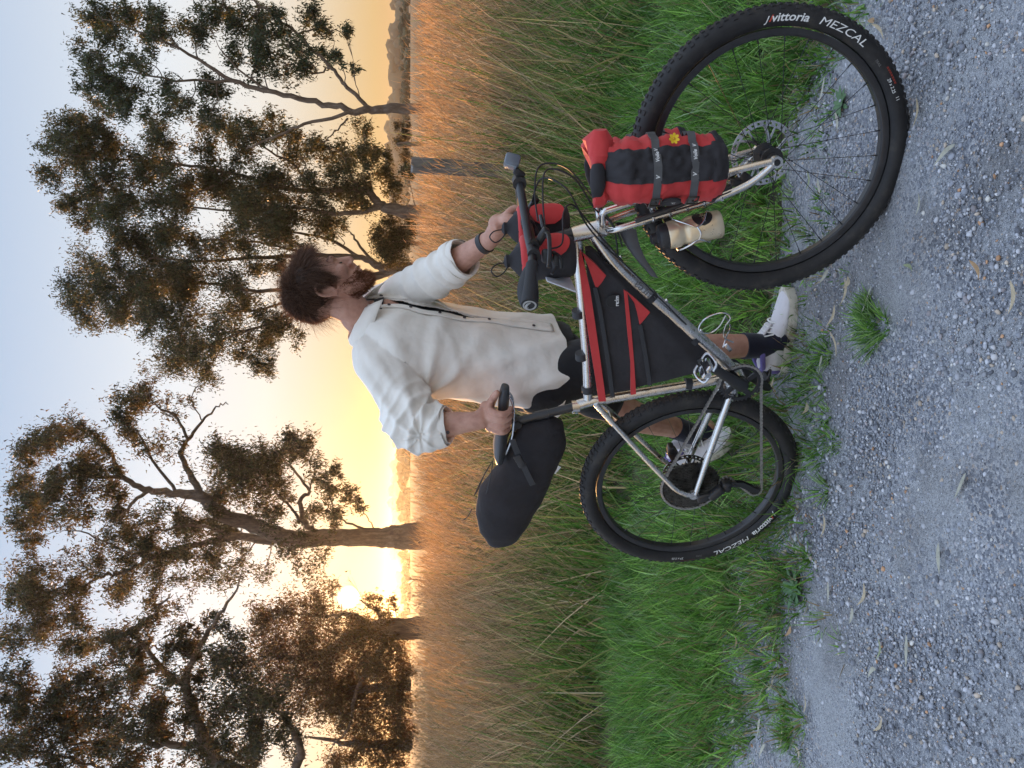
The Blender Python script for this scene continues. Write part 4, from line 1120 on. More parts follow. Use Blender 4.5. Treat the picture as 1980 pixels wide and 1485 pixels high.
# ---- loop handlebar
BAR_Z = .992
hb = MB(SM)
def barpt(x, y, z=0.0): return V3((x, y, BAR_Z + z))
for s in (-1, 1):
    hb.tube(catmull([barpt(-.205, 0), barpt(-.205, s * .08), barpt(-.212, s * .15), barpt(-.232, s * .21, .002), barpt(-.262, s * .28, .008), barpt(-.300, s * .35, .014)], 6), .0112, 12)
hb.tube(catmull([barpt(-.225, -.19, .002), barpt(-.195, -.145, .010), barpt(-.135, -.085, .022), barpt(-.095, -.03, .030), barpt(-.09, 0, .031), barpt(-.095, .03, .030), barpt(-.135, .085, .022), barpt(-.195, .145, .010), barpt(-.225, .19, .002)], 6), .0112, 12)
hbar = hb.build('handlebar', BLACK_METAL, bike)
def grip(s):
    g = MB(SM)
    c = catmull([barpt(-.243, s * .235, .003), barpt(-.262, s * .28, .008), barpt(-.282, s * .317, .011), barpt(-.302, s * .355, .015)], 5)
    g.tube(c, [.0165, .0155, .0165, .0185, .0205, .0205], 16)
    # palm wing
    rings = []
    for k in range(9):
        t = k / 8; p = c[int(t * (len(c) - 1))]; d = (c[-1] - c[0]).normalized(); side = V3((0, 0, 1)).cross(d) * (1 if s < 0 else -1)
        w = .012 + .028 * math.sin(math.pi * min(t * .72 + .12, 1)) ** 1.5
        back = V3((-.55, s * -.2, .78)).normalized(); back = (back - d * back.dot(d)).normalized(); nn = d.cross(back)
        th = .0085
        rings.append([p + back * (w * a) + nn * (th * b) for a, b in ((-.2, 1), (.5, .95), (.9, .6), (1, 0), (.9, -.6), (.5, -.95), (-.2, -1), (-.5, 0))])
    g.loft(rings)
    o = g.build('grip', RUBBER_GRIP, hbar, angle=60)
    return c
gc = grip(-1); grip(1)
# end cap emblem of the near grip: ring and comma
e = gc[-1]; ed = (gc[-1] - gc[-2]).normalized()
X = frame_at(e + ed * .0008, V3((0, 0, 1)), ed)
em = MB(SM @ X)
em.loft([[(r * math.cos(a), r * math.sin(a), .001 + h) for r, h in ((.0125, 0), (.0125, .0012), (.0165, .0012), (.0165, 0))] for a in [2 * math.pi * k / 28 for k in range(28)]], loop=True)
em.tube(catmull([(.0035, .010, .001), (.0075, .005, .001), (.005, -.003, .001), (-.002, -.009, .001)], 4), [.003, .0035, .003, .001], 8)
em.build('grip_emblem', mat('grip_emblem_grey', (.36, .36, .35), .5, var=.05), hbar)
em = MB(SM); q = gc[len(gc) // 2]; em.ribbon([q + V3((-.022, .0, .0142)), q + V3((-.034, -.022, .0150))], .003, .0008, (0, 0, 1)); em.build('grip_lettering', WHITE_PRINT, hbar)
# brake levers, shifter
for s in (-1, 1):
    lv = MB(SM)
    base = barpt(-.214, s * .165, -.002)
    lv.tube([base + V3((0, s * -.014, 0)), base + V3((.0, s * .014, 0))], .016, 12)
    lv.rbox((.05, .022, .02), .006, X=Matrix.Translation(base + V3((.02, s * -.01, -.022))) @ Matrix.Rotation(.5, 4, 'Y'))
    lv.tube(catmull([base + V3((.034, s * -.004, -.030)), base + V3((.036, s * .035, -.034)), base + V3((.012, s * .075, -.034)), base + V3((-.02, s * .115, -.030))], 5), [.0065, .006, .005, .005], 8, ell=.6)
    lv.tube([base + V3((.038, s * -.025, -.025)), base + V3((.06, s * -.06, -.02))], .005, 8)
    lv.build('brake_lever', BLACK_METAL, hbar)
sh = MB(SM); base = barpt(-.226, -.20, -.002)
sh.tube([base + V3((0, -.011, 0)), base + V3((0, .011, 0))], .0165, 12)
sh.rbox((.036, .034, .026), .008, X=Matrix.Translation(base + V3((-.008, .012, -.034))) @ Matrix.Rotation(.3, 4, 'Z'))
sh.rbox((.03, .02, .016), .006, X=Matrix.Translation(base + V3((-.02, .02, -.058))))
sh.tube(catmull([base + V3((-.015, .02, -.05)), base + V3((-.04, .022, -.058)), base + V3((-.055, .012, -.05))], 4), [.006, .006, .004], 8)
sh.tube(catmull([base + V3((.0, .02, -.05)), base + V3((-.02, .034, -.072)), base + V3((-.045, .03, -.076))], 4), [.005, .006, .004], 8)
sh.build('shifter', BLACK_PLASTIC, hbar)
sm_ = MB(SM)
sm_.tube([(-.228, 0, .868), (-.262, 0, .965)], .0175, 14)
sm_.tube(catmull([(-.258, 0, .955), (-.235, 0, .972), (-.205, 0, BAR_Z)], 4), .016, 12)
sm_.tube([(-.205, -.024, BAR_Z), (-.205, .024, BAR_Z)], .0185, 14)
sm_.build('stem', BLACK_METAL, bike)
# cables from the bar down to the frame
cbm = MB()
def WS(p): return SM @ V3(p)
def WB(p): return BM @ V3(p)
cable_runs = [
    [WS((-.17, -.10, .975)), WS((-.10, -.06, .985)), WS((-.045, -.02, .97)), WS((-.05, -.02, .90)), WS((-.13, -.035, .82)), WS((-.20, -.045, .76)), WB((.87, -.045, .73))],
    [WS((-.20, -.15, .955)), WS((-.12, -.09, .965)), WS((-.055, -.03, .955)), WS((-.07, -.03, .885)), WS((-.15, -.03, .82)), WS((-.19, -.04, .77)), WB((.84, -.03, .735))],
    [WS((-.17, .10, .975)), WS((-.09, .03, .96)), WS((-.10, -.03, .90)), WS((-.19, -.04, .84)), WB((.86, -.034, .77)), WB((.80, -.028, .70)), WB((.62, -.022, .50))],
    [WS((-.215, -.19, .95)), WS((-.21, -.15, .915)), WS((-.15, -.09, .91)), WS((-.14, -.04, .88)), WS((-.2, -.035, .82)), WB((.82, -.03, .72))]]
for r in cable_runs: cbm.tube(catmull(r, 8), .0024, 7)
cbm.build('cables', BLACK_PLASTIC, bike)

# ---- seat post and saddle
spb = MB(BM)
spb.tube([(.303, 0, .785), (.238, 0, .968)], .0138, 14)
spb.tube([(.271, 0, .872), (.258, 0, .912)], .0165, 14)
spb.tube([(.236, -.022, .968), (.236, .022, .968)], .013, 12)
spb.rbox((.05, .036, .018), .005, X=Matrix.Translation((.232, 0, .978)))
spb.build('seat_post', CARBON, bike)
sd = MB(BM); rings = []
stn = [(.372, .012, .010, 1.014), (.368, .021, .016, 1.018), (.35, .0235, .020, 1.020), (.31, .0265, .022, 1.021), (.26, .033, .023, 1.020), (.21, .047, .025, 1.020), (.165, .061, .027, 1.022), (.13, .067, .027, 1.024), (.105, .06, .022, 1.022), (.096, .045, .013, 1.018)]
for x, w, h, z in stn:
    rings.append([(x, w * math.copysign(abs(math.cos(a)) ** .8, math.cos(a)), z + (h * .55 * math.sin(a) if math.sin(a) > 0 else h * 1.0 * math.sin(a))) for a in [2 * math.pi * k / 20 for k in range(20)]])
sd.loft(rings); saddle = sd.build('saddle', mat('saddle_cover', (.045, .047, .052), .5, var=.2, bump=.2, bscale=600), bike)
rl = MB(BM)
for s in (-1, 1): rl.tube(catmull([(.34, s * .012, 1.0), (.30, s * .02, .985), (.20, s * .022, .982), (.13, s * .035, 1.0)], 5), .0035, 8)
rl.build('saddle_rails', SILVER, saddle)

# ---- drivetrain
cr = MB(BM @ Matrix.Translation(BB))
gear(cr, .068, 32, -.046, .003, None, hole=.052)
for k in range(4):
    a = 2 * math.pi * k / 4 + .5
    cr.ribbon([(.015 * math.cos(a), -.049, .015 * math.sin(a)), (.056 * math.cos(a + .25), -.047, .056 * math.sin(a + .25))], .016, .005, (0, 1, 0))
cr.tube([(0, -.04, 0), (0, -.062, 0)], .021, 18)
crank = cr.build('crankset', BLACK_METAL, bike, angle=30)
dirp = V3((.55, 0, .835)).normalized()
for s in (-1, 1):
    d = dirp if s < 0 else -dirp
    am = MB(BM @ Matrix.Translation(BB)); y0 = s * .062
    am.tube([V3((0, y0, 0)) - d * .018, V3((0, y0, 0)), V3((0, y0 + s * .004, 0)) + d * .05, V3((0, y0 + s * .012, 0)) + d * .12, V3((0, y0 + s * .014, 0)) + d * .175, V3((0, y0 + s * .014, 0)) + d * .188], [.011, .021, .017, .0145, .0145, .007], 14, ell=.5, up=(0, 0, 1) if False else d.cross(V3((0, 1, 0))))
    am.build('crank_arm', BLACK_METAL, crank)
    pd = MB(BM @ Matrix.Translation(BB + d * .175 + V3((0, s * .08, 0))) @ Matrix.Rotation(.35, 4, 'Y'))
    pd.tube([(0, 0, 0), (0, s * .075, 0)], .009, 12)
    for q in (-1, 1):
        pd.tube(catmull([(q * .012, s * .01, .012), (q * .034, s * .012, .010), (q * .040, s * .035, .0), (q * .034, s * .058, -.010), (q * .012, s * .062, -.012)], 4), .0042, 8)
    pd.rbox((.05, .05, .016), .006, X=Matrix.Translation((0, s * .038, 0)))
    pd.build('pedal', SILVER if s < 0 else BLACK_METAL, crank)
rg_ = MB(BM @ Matrix.Translation(BB))
rg_.loft([[(r * math.cos(a), -.0635 - h, r * math.sin(a)) for r, h in ((.0105, 0), (.0105, .002), (.014, .002), (.014, 0))] for a in [2 * math.pi * k / 24 for k in range(24)]], loop=True)
rg_.build('crank_bolt', SILVER, crank)
cs = MB(BM @ Matrix.Translation((0, 0, R_W)))
rad = [.104, .094, .085, .076, .068, .061, .054, .048, .042, .036, .030, .024]
for k, r in enumerate(rad): gear(cs, r, max(11, int(r * 2 * math.pi / .0127)), -.020 - .0036 * k, .0019, None, .005, hole=max(r * .72, .016) if k < 9 else .014)
for k in range(6):
    a = 2 * math.pi * k / 6; cs.ribbon([(.02 * math.cos(a), -.022, .02 * math.sin(a)), (.082 * math.cos(a + .4), -.0215, .082 * math.sin(a + .4))], .01, .002, (0, 1, 0))
cs.tube([(0, -.018, 0), (0, -.062, 0)], .018, 16)
cs.build('cassette', STEEL_DARK, bike, smooth=False)
# derailleur
dr_ = MB(BM)
P1, P2_ = V3((.038, -.05, .262)), V3((.012, -.05, .158))
dr_.rbox((.03, .016, .05), .006, X=Matrix.Translation((.0, -.078, .335)) @ Matrix.Rotation(-.3, 4, 'Y'))
dr_.rbox((.06, .03, .03), .009, X=Matrix.Translation((.02, -.076, .300)) @ Matrix.Rotation(.7, 4, 'Y'))
dr_.rbox((.036, .036, .036), .01, X=Matrix.Translation((.04, -.064, .268)))
for y in (-.056, -.0435):
    dr_.ribbon([P1 + V3((.006, y + .05, .014)), P1 + V3((0, y + .05, 0)), P1.lerp(P2_, .5) + V3((.012, y + .05, 0)), P2_ + V3((0, y + .05, 0)), P2_ + V3((-.003, y + .05, -.012))], .02, .0022, (0, 1, 0))
derail = dr_.build('rear_derailleur', BLACK_METAL, bike)
for p in (P1, P2_):
    pl = MB(BM); gear(pl, .024, 12, 0, .003, Matrix.Translation(p), .006, .006); pl.build('jockey_wheel', STEEL_DARK, derail, smooth=False)
# chain
C0 = BB; RC = .0655
ch = []
def arc_pts(c, r, a0, a1, n, y): return [V3((c.x + r * math.cos(a0 + (a1 - a0) * k / n), y, c.z + r * math.sin(a0 + (a1 - a0) * k / n))) for k in range(n + 1)]
axle = V3((0, 0, R_W))
up_a = math.radians(97)
ch += arc_pts(axle, .0985, math.radians(262), math.radians(82), 22, -.024)        # round the big sprocket, back to front over the top
ch += arc_pts(C0, RC, math.radians(96), math.radians(-92), 22, -.046)
ch += arc_pts(P2_, .022, math.radians(-80), math.radians(-215), 8, -.05)
ch += arc_pts(P1, .022, math.radians(-30), math.radians(60), 6, -.045)
ch.append(ch[0].copy())
L = [0]
for a, b in zip(ch, ch[1:]): L.append(L[-1] + (b - a).length)
nl = int(L[-1] / .0127) // 2 * 2; cpts = []
j = 0
for k in range(nl):
    s_ = L[-1] * k / nl
    while L[j + 1] < s_: j += 1
    t = (s_ - L[j]) / max(L[j + 1] - L[j], 1e-9); cpts.append(ch[j].lerp(ch[j + 1], t))
cm = MB(BM)
for k in range(nl):
    a, b = cpts[k], cpts[(k + 1) % nl]; d = (b - a).normalized(); up = d.cross(V3((0, 1, 0)))
    w = .0034 if k % 2 else .0026
    for sgn in (-1, 1):
        pts = []
        for t, h in ((-.0028, .0022), (0, .0042), (.0063, .0028), (.0127, .0042), (.0155, .0022)): pts.append((t, h))
        top = [a + d * t + up * h + V3((0, sgn * w, 0)) for t, h in pts]; bot = [a + d * t - up * h + V3((0, sgn * w, 0)) for t, h in pts]
        ring = top + bot[::-1]; ring2 = [p + V3((0, sgn * .001, 0)) for p in ring]
        cm.loft([ring, ring2])
    cm.tube([a + V3((0, -.0046, 0)), a + V3((0, .0046, 0))], .0022, 6)
cm.build('chain', CHAIN_STEEL, bike, smooth=False)
# wire bottle cage below the down tube (empty) and the one on the fork
cg = MB()
def wire(pts, M, r=.0024): cg.tube(catmull([M @ V3(p) for p in pts], 6), r, 8)
q0 = bp(1410, 655, -.012); q1 = bp(1335, 632, -.015)
loopA = [bp(x, y, o) for x, y, o in ((1418, 662, -.012), (1400, 652, -.02), (1402, 632, -.03), (1412, 615, -.035), (1400, 605, -.035), (1375, 610, -.03), (1356, 624, -.03), (1352, 640, -.03), (1372, 644, -.03), (1390, 632, -.032), (1402, 612, -.035))]
wire(loopA, BM); wire([bp(x, y, o) for x, y, o in ((1402, 612, -.035), (1412, 632, .02), (1404, 652, .03), (1398, 672, .02))], BM)
cg.rbox((.012, .008, .03), .002, X=BM @ Matrix.Translation(bp(1408, 672, -.01)) @ Matrix.Rotation(.8, 4, 'Y'))
cg.build('bottle_cage', SILVER, bike)

# ================================================================== things carried on the bicycle
RED_F = fabric('red_ripstop', (.54, .045, .045), 700, .7, .25, .55, .1, .1)
BLACK_F = fabric('black_nylon', (.034, .032, .035), 800, .85, .35, .6, .03, .25)
CHAR_F = fabric('charcoal_canvas', (.024, .022, .024), 900, .95, .4, .5, .03, .2)
STRAP = fabric('strap_webbing', (.035, .036, .04), 1400, .6, .5, .1, .1, .15)
GREYSTRAP = mat('rubber_strap', (.085, .087, .09), .45, var=.15)
def nz(x, y, z, s):
    from mathutils import noise as _n
    return _n.noise(V3((x * s, y * s, z * s)))
def soft_loft(mb, stations, n, M=None, wr=.004, ws=22, power=.75):
    """stations: (centre, axisU, axisV, halfU, halfV) -> wrinkled closed body"""
    rings = []
    for c, U, Vv, hu, hv in stations:
        ring = []
        for k in range(n):
            a = 2 * math.pi * k / n; cu, sv = math.cos(a), math.sin(a)
            p = c + U * (hu * math.copysign(abs(cu) ** power, cu)) + Vv * (hv * math.copysign(abs(sv) ** power, sv))
            d = (p - c); d = d.normalized() if d.length > 1e-6 else U
            ring.append(p + d * (wr * (nz(p.x, p.y, p.z, ws) + .5 * nz(p.x, p.y, p.z, ws * 2.7))))
        rings.append(ring)
    mb.loft(rings)
    return rings
# ---- frame bag
fbg = thing('frame_bag', 'black and red bag with zips filling the triangle of the bicycle frame', 'bag', BM @ V3((.5, 0, .36)))
top0, top1 = V3((.838, 0, .822)), V3((.352, 0, .722))
bot0, bot1 = V3((.842, 0, .805)), V3((.476, 0, .352))
mid_r = V3((.392, 0, .50))
def fb_pt(u, v):
    """u 0 front .. 1 rear; v 0 top tube .. 1 down tube / lower edge"""
    a = top0.lerp(top1, u)
    lowf = [bot0, V3((.72, 0, .655)), V3((.60, 0, .505)), bot1]
    x = u * 3; k = min(int(x), 2); b_ = lowf[k].lerp(lowf[k + 1], x - k)
    p = a.lerp(b_, v)
    p.x -= 0.0
    return p
def bag_panel(u0, u1, v0, v1, nu, nv, th, side, puff=1.0):
    rows = []
    for i in range(nu + 1):
        u = u0 + (u1 - u0) * i / nu; row = []
        for j_ in range(nv + 1):
            v = v0 + (v1 - v0) * j_ / nv
            p = fb_pt(u, v)
            e_ = min(1, 6 * min(u, 1 - u) + .15) * min(1, 6 * min(v, 1 - v) + .15)
            row.append(p + V3((0, side * (.010 + (th - .010) * e_ ** .7 + .003 * nz(p.x, 0, p.z, 18) + .002 * nz(p.x, side, p.z, 45)), 0)))
        rows.append(row)
    return rows
def add_rows(mb, rows):
    nu, nv = len(rows), len(rows[0]); vs_ = [p for r in rows for p in r]; fs = []
    for i in range(nu - 1):
        for j_ in range(nv - 1): fs.append((i * nv + j_, i * nv + j_ + 1, (i + 1) * nv + j_ + 1, (i + 1) * nv + j_))
    mb.add(vs_, fs)
b = MB(BM)
for side in (-1, 1): add_rows(b, bag_panel(0, 1, 0, 1, 30, 24, .034, side))
# edge band closing the two sides
edge = [fb_pt(u / 30, 0) for u in range(31)] + [fb_pt(1, v / 24) for v in range(1, 25)] + [fb_pt(u / 30, 1) for u in range(29, -1, -1)]
b.loft([[p + V3((0, -.0155, 0)), p + V3((0, .0155, 0))] for p in edge], caps=False, closed_ring=False, loop=True)
body = b.build('bag_body', BLACK_F, fbg, angle=70)
def sliver(pts, off, m, name, par=fbg):
    """flat sewn panel on the near side, pts are pixels of the photograph"""
    q = [bp(x, y, -off) for x, y in pts]; c = sum(q, V3((0, 0, 0))) / len(q)
    s_ = MB(BM); s_.add([c] + q + [p + V3((0, .012, 0)) for p in q], [(0, 1 + k, 1 + (k + 1) % len(q)) for k in range(len(q))] + [(1 + k, 1 + (k + 1) % len(q), 1 + len(q) + (k + 1) % len(q), 1 + len(q) + k) for k in range(len(q))])
    return s_.build(name, m, par, smooth=False)
sliver([(1123, 482), (1131, 516), (1141, 560), (1150, 620), (1160, 690), (1167, 740), (1172, 776), (1158, 777), (1152, 735), (1143, 680), (1134, 620), (1126, 565), (1119, 505)], .0385, RED_F, 'red_panel')
sliver([(1126, 490), (1150, 510), (1172, 533), (1164, 546), (1153, 559), (1146, 540), (1137, 514)], .0385, RED_F, 'red_panel')
sliver([(1210, 562), (1231, 580), (1257, 604), (1246, 618), (1237, 628), (1232, 604), (1225, 580)], .0385, RED_F, 'red_panel')
sliver([(1206, 560), (1213, 566), (1221, 640), (1226, 700), (1230, 762), (1220, 764), (1219, 700), (1213, 640)], .0375, RED_F, 'red_panel')
for pts in ([(1150, 556), (1160, 600), (1168, 650), (1177, 710), (1184, 768)], [(1237, 628), (1243, 660), (1250, 700), (1256, 745)]):
    z = MB(BM); z.ribbon([bp(x, y, -.0395) for x, y in pts], .011, .003, (0, 1, 0)); z.build('zip_flap', STRAP, fbg)
    z = MB(BM); z.tube([bp(x + 4, y, -.0405) for x, y in pts], .0018, 6); z.build('zip', BLACK_PLASTIC, fbg)
X = BM @ frame_at(bp(1186, 582, -.0405), V3((.62, 0, -.12)), V3((0, -1, 0)))
bd = MB(X); bd.lathe([(.0001, .0012), (.0205, .0012), (.0215, 0)], 28); badge = bd.build('badge', mat('badge_black', (.012, .012, .013), .6, var=.1), fbg)
tv, tf = text_mesh('re:lm', .0165, 0, .0003)
tx = MB(BM @ frame_at(bp(1193, 582, -.0418), (bp(1193, 566, -.0418) - bp(1193, 598, -.0418)), V3((0, -1, 0)))); tx.add(tv, tf); tx.build('badge_lettering', WHITE_PRINT, badge, smooth=False)
for a, b_ in (((1104, 507), 0), ((1118, 606), 0), ((1124, 688), 0), ((1136, 752), 0)):
    p = bp(a[0], a[1], 0); s_ = MB(BM); dtt = (V3((.322, 0, .75)) - V3((.87, 0, .85))).normalized(); s_.tube([p - dtt * .011, p + dtt * .011], .0185, 16); s_.build('strap', STRAP, fbg)
for a in ((1256, 574), (1341, 655)):
    p = bp(a[0], a[1], 0); s_ = MB(BM); dd_ = (BB - HT_B).normalized(); s_.tube([p - dd_ * .009, p + dd_ * .009], .0235, 16); s_.build('strap', STRAP, fbg)
p = bp(1331, 741, 0); s_ = MB(BM); s_.tube([p - V3((.003, 0, .010)), p + V3((-.003, 0, .010))], .019, 14); s_.build('strap', STRAP, fbg)

# ---- seat bag
sbg = thing('seat_bag', 'large black tapered bag hanging behind the saddle', 'bag', BM @ V3((0, 0, .85)))
U_, Vs = V3((0, 1, 0)), V3((0, 0, 1))
topl = [(.232, .95), (.17, .985), (.10, .998), (.02, 1.03), (-.06, 1.075), (-.14, 1.085), (-.21, 1.07), (-.26, 1.045), (-.285, 1.02)]
botl = [(.262, .862), (.235, .818), (.16, .806), (.075, .822), (-.01, .845), (-.09, .868), (-.17, .895), (-.235, .925), (-.285, .965)]
wid = [.03, .05, .062, .075, .085, .088, .082, .066, .03]
stn = []
for t in lerp_list(list(range(9)), 33):
    k = min(int(t), 7); f = t - k
    T_ = V3((topl[k][0] + (topl[k + 1][0] - topl[k][0]) * f, 0, topl[k][1] + (topl[k + 1][1] - topl[k][1]) * f)); B_ = V3((botl[k][0] + (botl[k + 1][0] - botl[k][0]) * f, 0, botl[k][1] + (botl[k + 1][1] - botl[k][1]) * f))
    w = wid[k] + (wid[k + 1] - wid[k]) * f
    stn.append(((T_ + B_) / 2, U_, (T_ - B_).normalized(), w, (T_ - B_).length / 2))
sb = MB(BM); soft_loft(sb, stn, 32, wr=.006, ws=11, power=.85); sbody = sb.build('bag_body', CHAR_F, sbg, angle=80)
st_ = MB(BM)
st_.ribbon([bp(x, y, -.092) for x, y in ((990, 850), (997, 868), (1008, 893), (1020, 918), (1030, 938))], .018, .003, (0, 1, 0)); strap = st_.build('strap', STRAP, sbg)
bk = MB(BM); A, B2 = bp(998, 880, -.097), bp(1012, 904, -.097)
bk.rbox((.05, .024, .008), .003, X=frame_at((A + B2) / 2, B2 - A, V3((0, -1, 0)))); bk.build('buckle', BLACK_PLASTIC, strap)
tg_ = MB(BM); qa = bp(1072, 906, -.03); tg_.rbox((.034, .03, .0015), .0007, X=frame_at(qa, V3((.8, 0, -.45)), V3((0, -1, .1)))); tagp = tg_.build('label_tag', WHITE_PRINT, sbg)
tv, tf = text_mesh('re:lm', .009); tx = MB(BM @ frame_at(qa + V3((0, -.0012, 0)), V3((.8, 0, -.45)), V3((0, -1, .1)))); tx.add(tv, tf); tx.build('tag_lettering', mat('tag_ink', (.25, .04, .04), .7), tagp, smooth=False)
cd = MB(BM)
for pts in ([(952, 892), (938, 915), (925, 945), (917, 958)], [(953, 893), (948, 925), (940, 955)], [(950, 895), (930, 930), (918, 956)]): cd.tube(catmull([bp(x, y, -.045) for x, y in pts], 5), .0016, 6)
cd.build('shock_cord', BLACK_PLASTIC, sbg); cd = MB(BM)
cd.tube(catmull([bp(x, y, -.02) for x, y in ((912, 985), (905, 998), (896, 1006))], 4), .0016, 6)
cd.build('shock_cord', BLACK_PLASTIC, sbg)

# ---- fork bags
def fork_bag(side, P0, P1_, rad, label):
    """side -1 near (right) / +1 far; P0 top and P1 bottom of its axis in the front end's space"""
    root = thing('fork_bag', label, 'bag', SM @ P1_, 'roll bags on the fork')
    ax = (P1_ - P0).normalized(); N_ = V3((0, side, 0)); N_ = (N_ - ax * N_.dot(ax)).normalized(); S_ = ax.cross(N_) ; S_ = S_ if S_.x > 0 else -S_
    L_ = (P1_ - P0).length
    prof = [(0.0, .62, .30), (.04, .80, .5), (.12, .94, .82), (.22, 1.02, .98), (.33, .95, .93), (.45, 1.03, 1.0), (.58, 1.04, 1.0), (.68, .95, .92), (.80, 1.02, .98), (.92, .98, .95), (.975, .88, .85), (1.0, .70, .66)]
    def surf(t, a, lift=0.0):
        k = 0
        while k < len(prof) - 2 and prof[k + 1][0] < t: k += 1
        f = (t - prof[k][0]) / (prof[k + 1][0] - prof[k][0]); fs = prof[k][1] + (prof[k + 1][1] - prof[k][1]) * f; fn = prof[k][2] + (prof[k + 1][2] - prof[k][2]) * f
        d = S_ * (math.sin(a) * fs) + N_ * (math.cos(a) * fn)
        p = P0 + ax * (L_ * t)
        w = .010 * nz(t * 3, math.cos(a), math.sin(a) + side, 3.1) + .007 * nz(t * 9, math.cos(a) * 2, math.sin(a) * 2, 2.3) + .0035 * nz(t * 22, math.cos(a) * 4, math.sin(a) * 4, 2.1)
        return p + d * (rad + w + lift)
    m = MB(SM); n, q = 36, 40
    m.loft([[surf(i / q, 2 * math.pi * k / n) for k in range(n)] for i in range(q + 1)])
    m.build('bag_body', RED_F, root, angle=80)
    def patch(t0, t1, a0, a1, lift, mt, name, nt_=44, na=18):
        b_ = MB(SM); rows = [[surf(t0 + (t1 - t0) * i / nt_, math.radians(a0 + (a1 - a0) * k / na), lift) for k in range(na + 1)] for i in range(nt_ + 1)]
        nn_ = na + 1; vs_ = [p for r in rows for p in r] + [p - (p - (P0 + ax * (p - P0).dot(ax))).normalized() * .006 for r in rows for p in r]; off = (nt_ + 1) * nn_; fs = []
        for i in range(nt_):
            for k in range(na): fs.append((i * nn_ + k, i * nn_ + k + 1, (i + 1) * nn_ + k + 1, (i + 1) * nn_ + k))
        per = [k for k in range(nn_)] + [i * nn_ + na for i in range(1, nt_ + 1)] + [nt_ * nn_ + k for k in range(na - 1, -1, -1)] + [i * nn_ for i in range(nt_ - 1, 0, -1)]
        for a_, b2 in zip(per, per[1:] + per[:1]): fs.append((a_, b2, off + b2, off + a_))
        b_.add(vs_, fs); return b_.build(name, mt, root, angle=60)
    patch(.035, .985, 2, 52, .0050, BLACK_F, 'centre_panel')
    patch(.035, .985, -9, 4, .0040, BLACK_F, 'centre_panel')
    patch(.86, 1.0, -12, 58, .0062, BLACK_F, 'foot_panel', 10, 12)
    patch(.9, 1.0, 59, 300, .003, BLACK_F, 'foot_panel', 8, 24)
    # rolled closure
    rc_ = MB(SM); c0 = P0 - ax * .008
    rc_.tube(catmull([c0 + S_ * (-.052) + N_ * .022, c0 + S_ * (-.02) + N_ * .038, c0 + S_ * .014 + N_ * .036, c0 + S_ * .03 + N_ * .03], 5), [.012, .019, .019, .012], 12, ell=.75); rc_.build('roll_closure', BLACK_F, root)
    rk = MB(SM); soft_loft(rk, [(c0 + ax * .010 + S_ * x + N_ * y, N_, ax, h, g) for x, y, h, g in ((-.082, .004, .006, .008), (-.07, .01, .024, .020), (-.052, .010, .028, .018), (-.02, .004, .030, .010), (.02, .0, .032, .014), (.05, -.008, .038, .028), (.08, -.016, .030, .034), (.102, -.022, .008, .012))], 18, wr=.016, ws=34); rk.build('roll_top', RED_F, root)
    for t in (.42, .715):
        s_ = MB(SM); pts = [surf(t, 2 * math.pi * k / 40, .0085) for k in range(40)]
        s_.loft([[p - ax * .0095, p + ax * .0095, p + ax * .0095 - (p - (P0 + ax * (L_ * t))).normalized() * .0025, p - ax * .0095 - (p - (P0 + ax * (L_ * t))).normalized() * .0025] for p in pts], loop=True)
        strap = s_.build('strap', GREYSTRAP, root, angle=30)
        pb = surf(t, math.radians(-42), .014); nb = (pb - (P0 + ax * (L_ * t))).normalized(); tb_ = ax.cross(nb).normalized()
        bk_ = MB(SM @ frame_at(pb, tb_, nb)); 
        for sy_ in (-1, 1): bk_.rbox((.03, .003, .004), .001, X=Matrix.Translation((0, sy_ * .0125, 0)))
        for sx_ in (-1, 1): bk_.rbox((.003, .026, .004), .001, X=Matrix.Translation((sx_ * .0145, 0, .0006)))
        bk_.tube([(0, 0, 0), (.0, 0, .004)], .003, 8)
        bk_.build('buckle', STEEL_DARK, strap)
        for a_d, txt, sz_ in ((33, 'Voile', .0125), (2, 'V', .014), (48, 'V', .012)):
            pa = surf(t, math.radians(a_d), .0098); na_ = (pa - (P0 + ax * (L_ * t))).normalized(); tdir = S_ - na_ * S_.dot(na_)
            tv, tf = text_mesh(txt, sz_, .2, .0003); tx = MB(SM @ frame_at(pa, tdir, na_)); tx.add(tv, tf); tx.build('strap_lettering', WHITE_PRINT, strap, smooth=False)
    pe = surf(.55, math.radians(-52), .0035); ne = (pe - (P0 + ax * (L_ * .55))).normalized()
    el = MB(SM @ frame_at(pe, ax, ne)); el.loft([[(.026 * math.cos(a) * q, .019 * math.sin(a) * q, h) for a in [2 * math.pi * k / 24 for k in range(24)]] for q, h in ((1, -.004), (1, .002), (.01, .0022))], caps=False); lg = el.build('badge', BLACK_F, root)
    tv, tf = text_mesh('rl', .017); tx = MB(SM @ frame_at(pe + ne * .0032 + ax * .006, S_ - ne * S_.dot(ne), ne)); tx.add(tv, tf); tx.build('badge_lettering', WHITE_PRINT, lg, smooth=False)
    return root, surf
nb_, nsurf = fork_bag(-1, sp(1158, 336, -.135), sp(1397, 322, -.135), .079, 'red and black roll bag strapped to the near side of the fork')
fork_bag(1, V3((-.085, .135, .80)), V3((-.02, .135, .545)), .068, 'red and black roll bag on the far fork leg, seen behind the front wheel')
# carrier rails between fork and bag
cr_ = MB(SM)
cr_.rbox((.26, .012, .022), .004, X=frame_at(V3((-.115, -.078, .60)), V3((.42, 0, -1)), V3((0, -1, 0))))
cr_.build('cargo_cage', BLACK_METAL, bike)
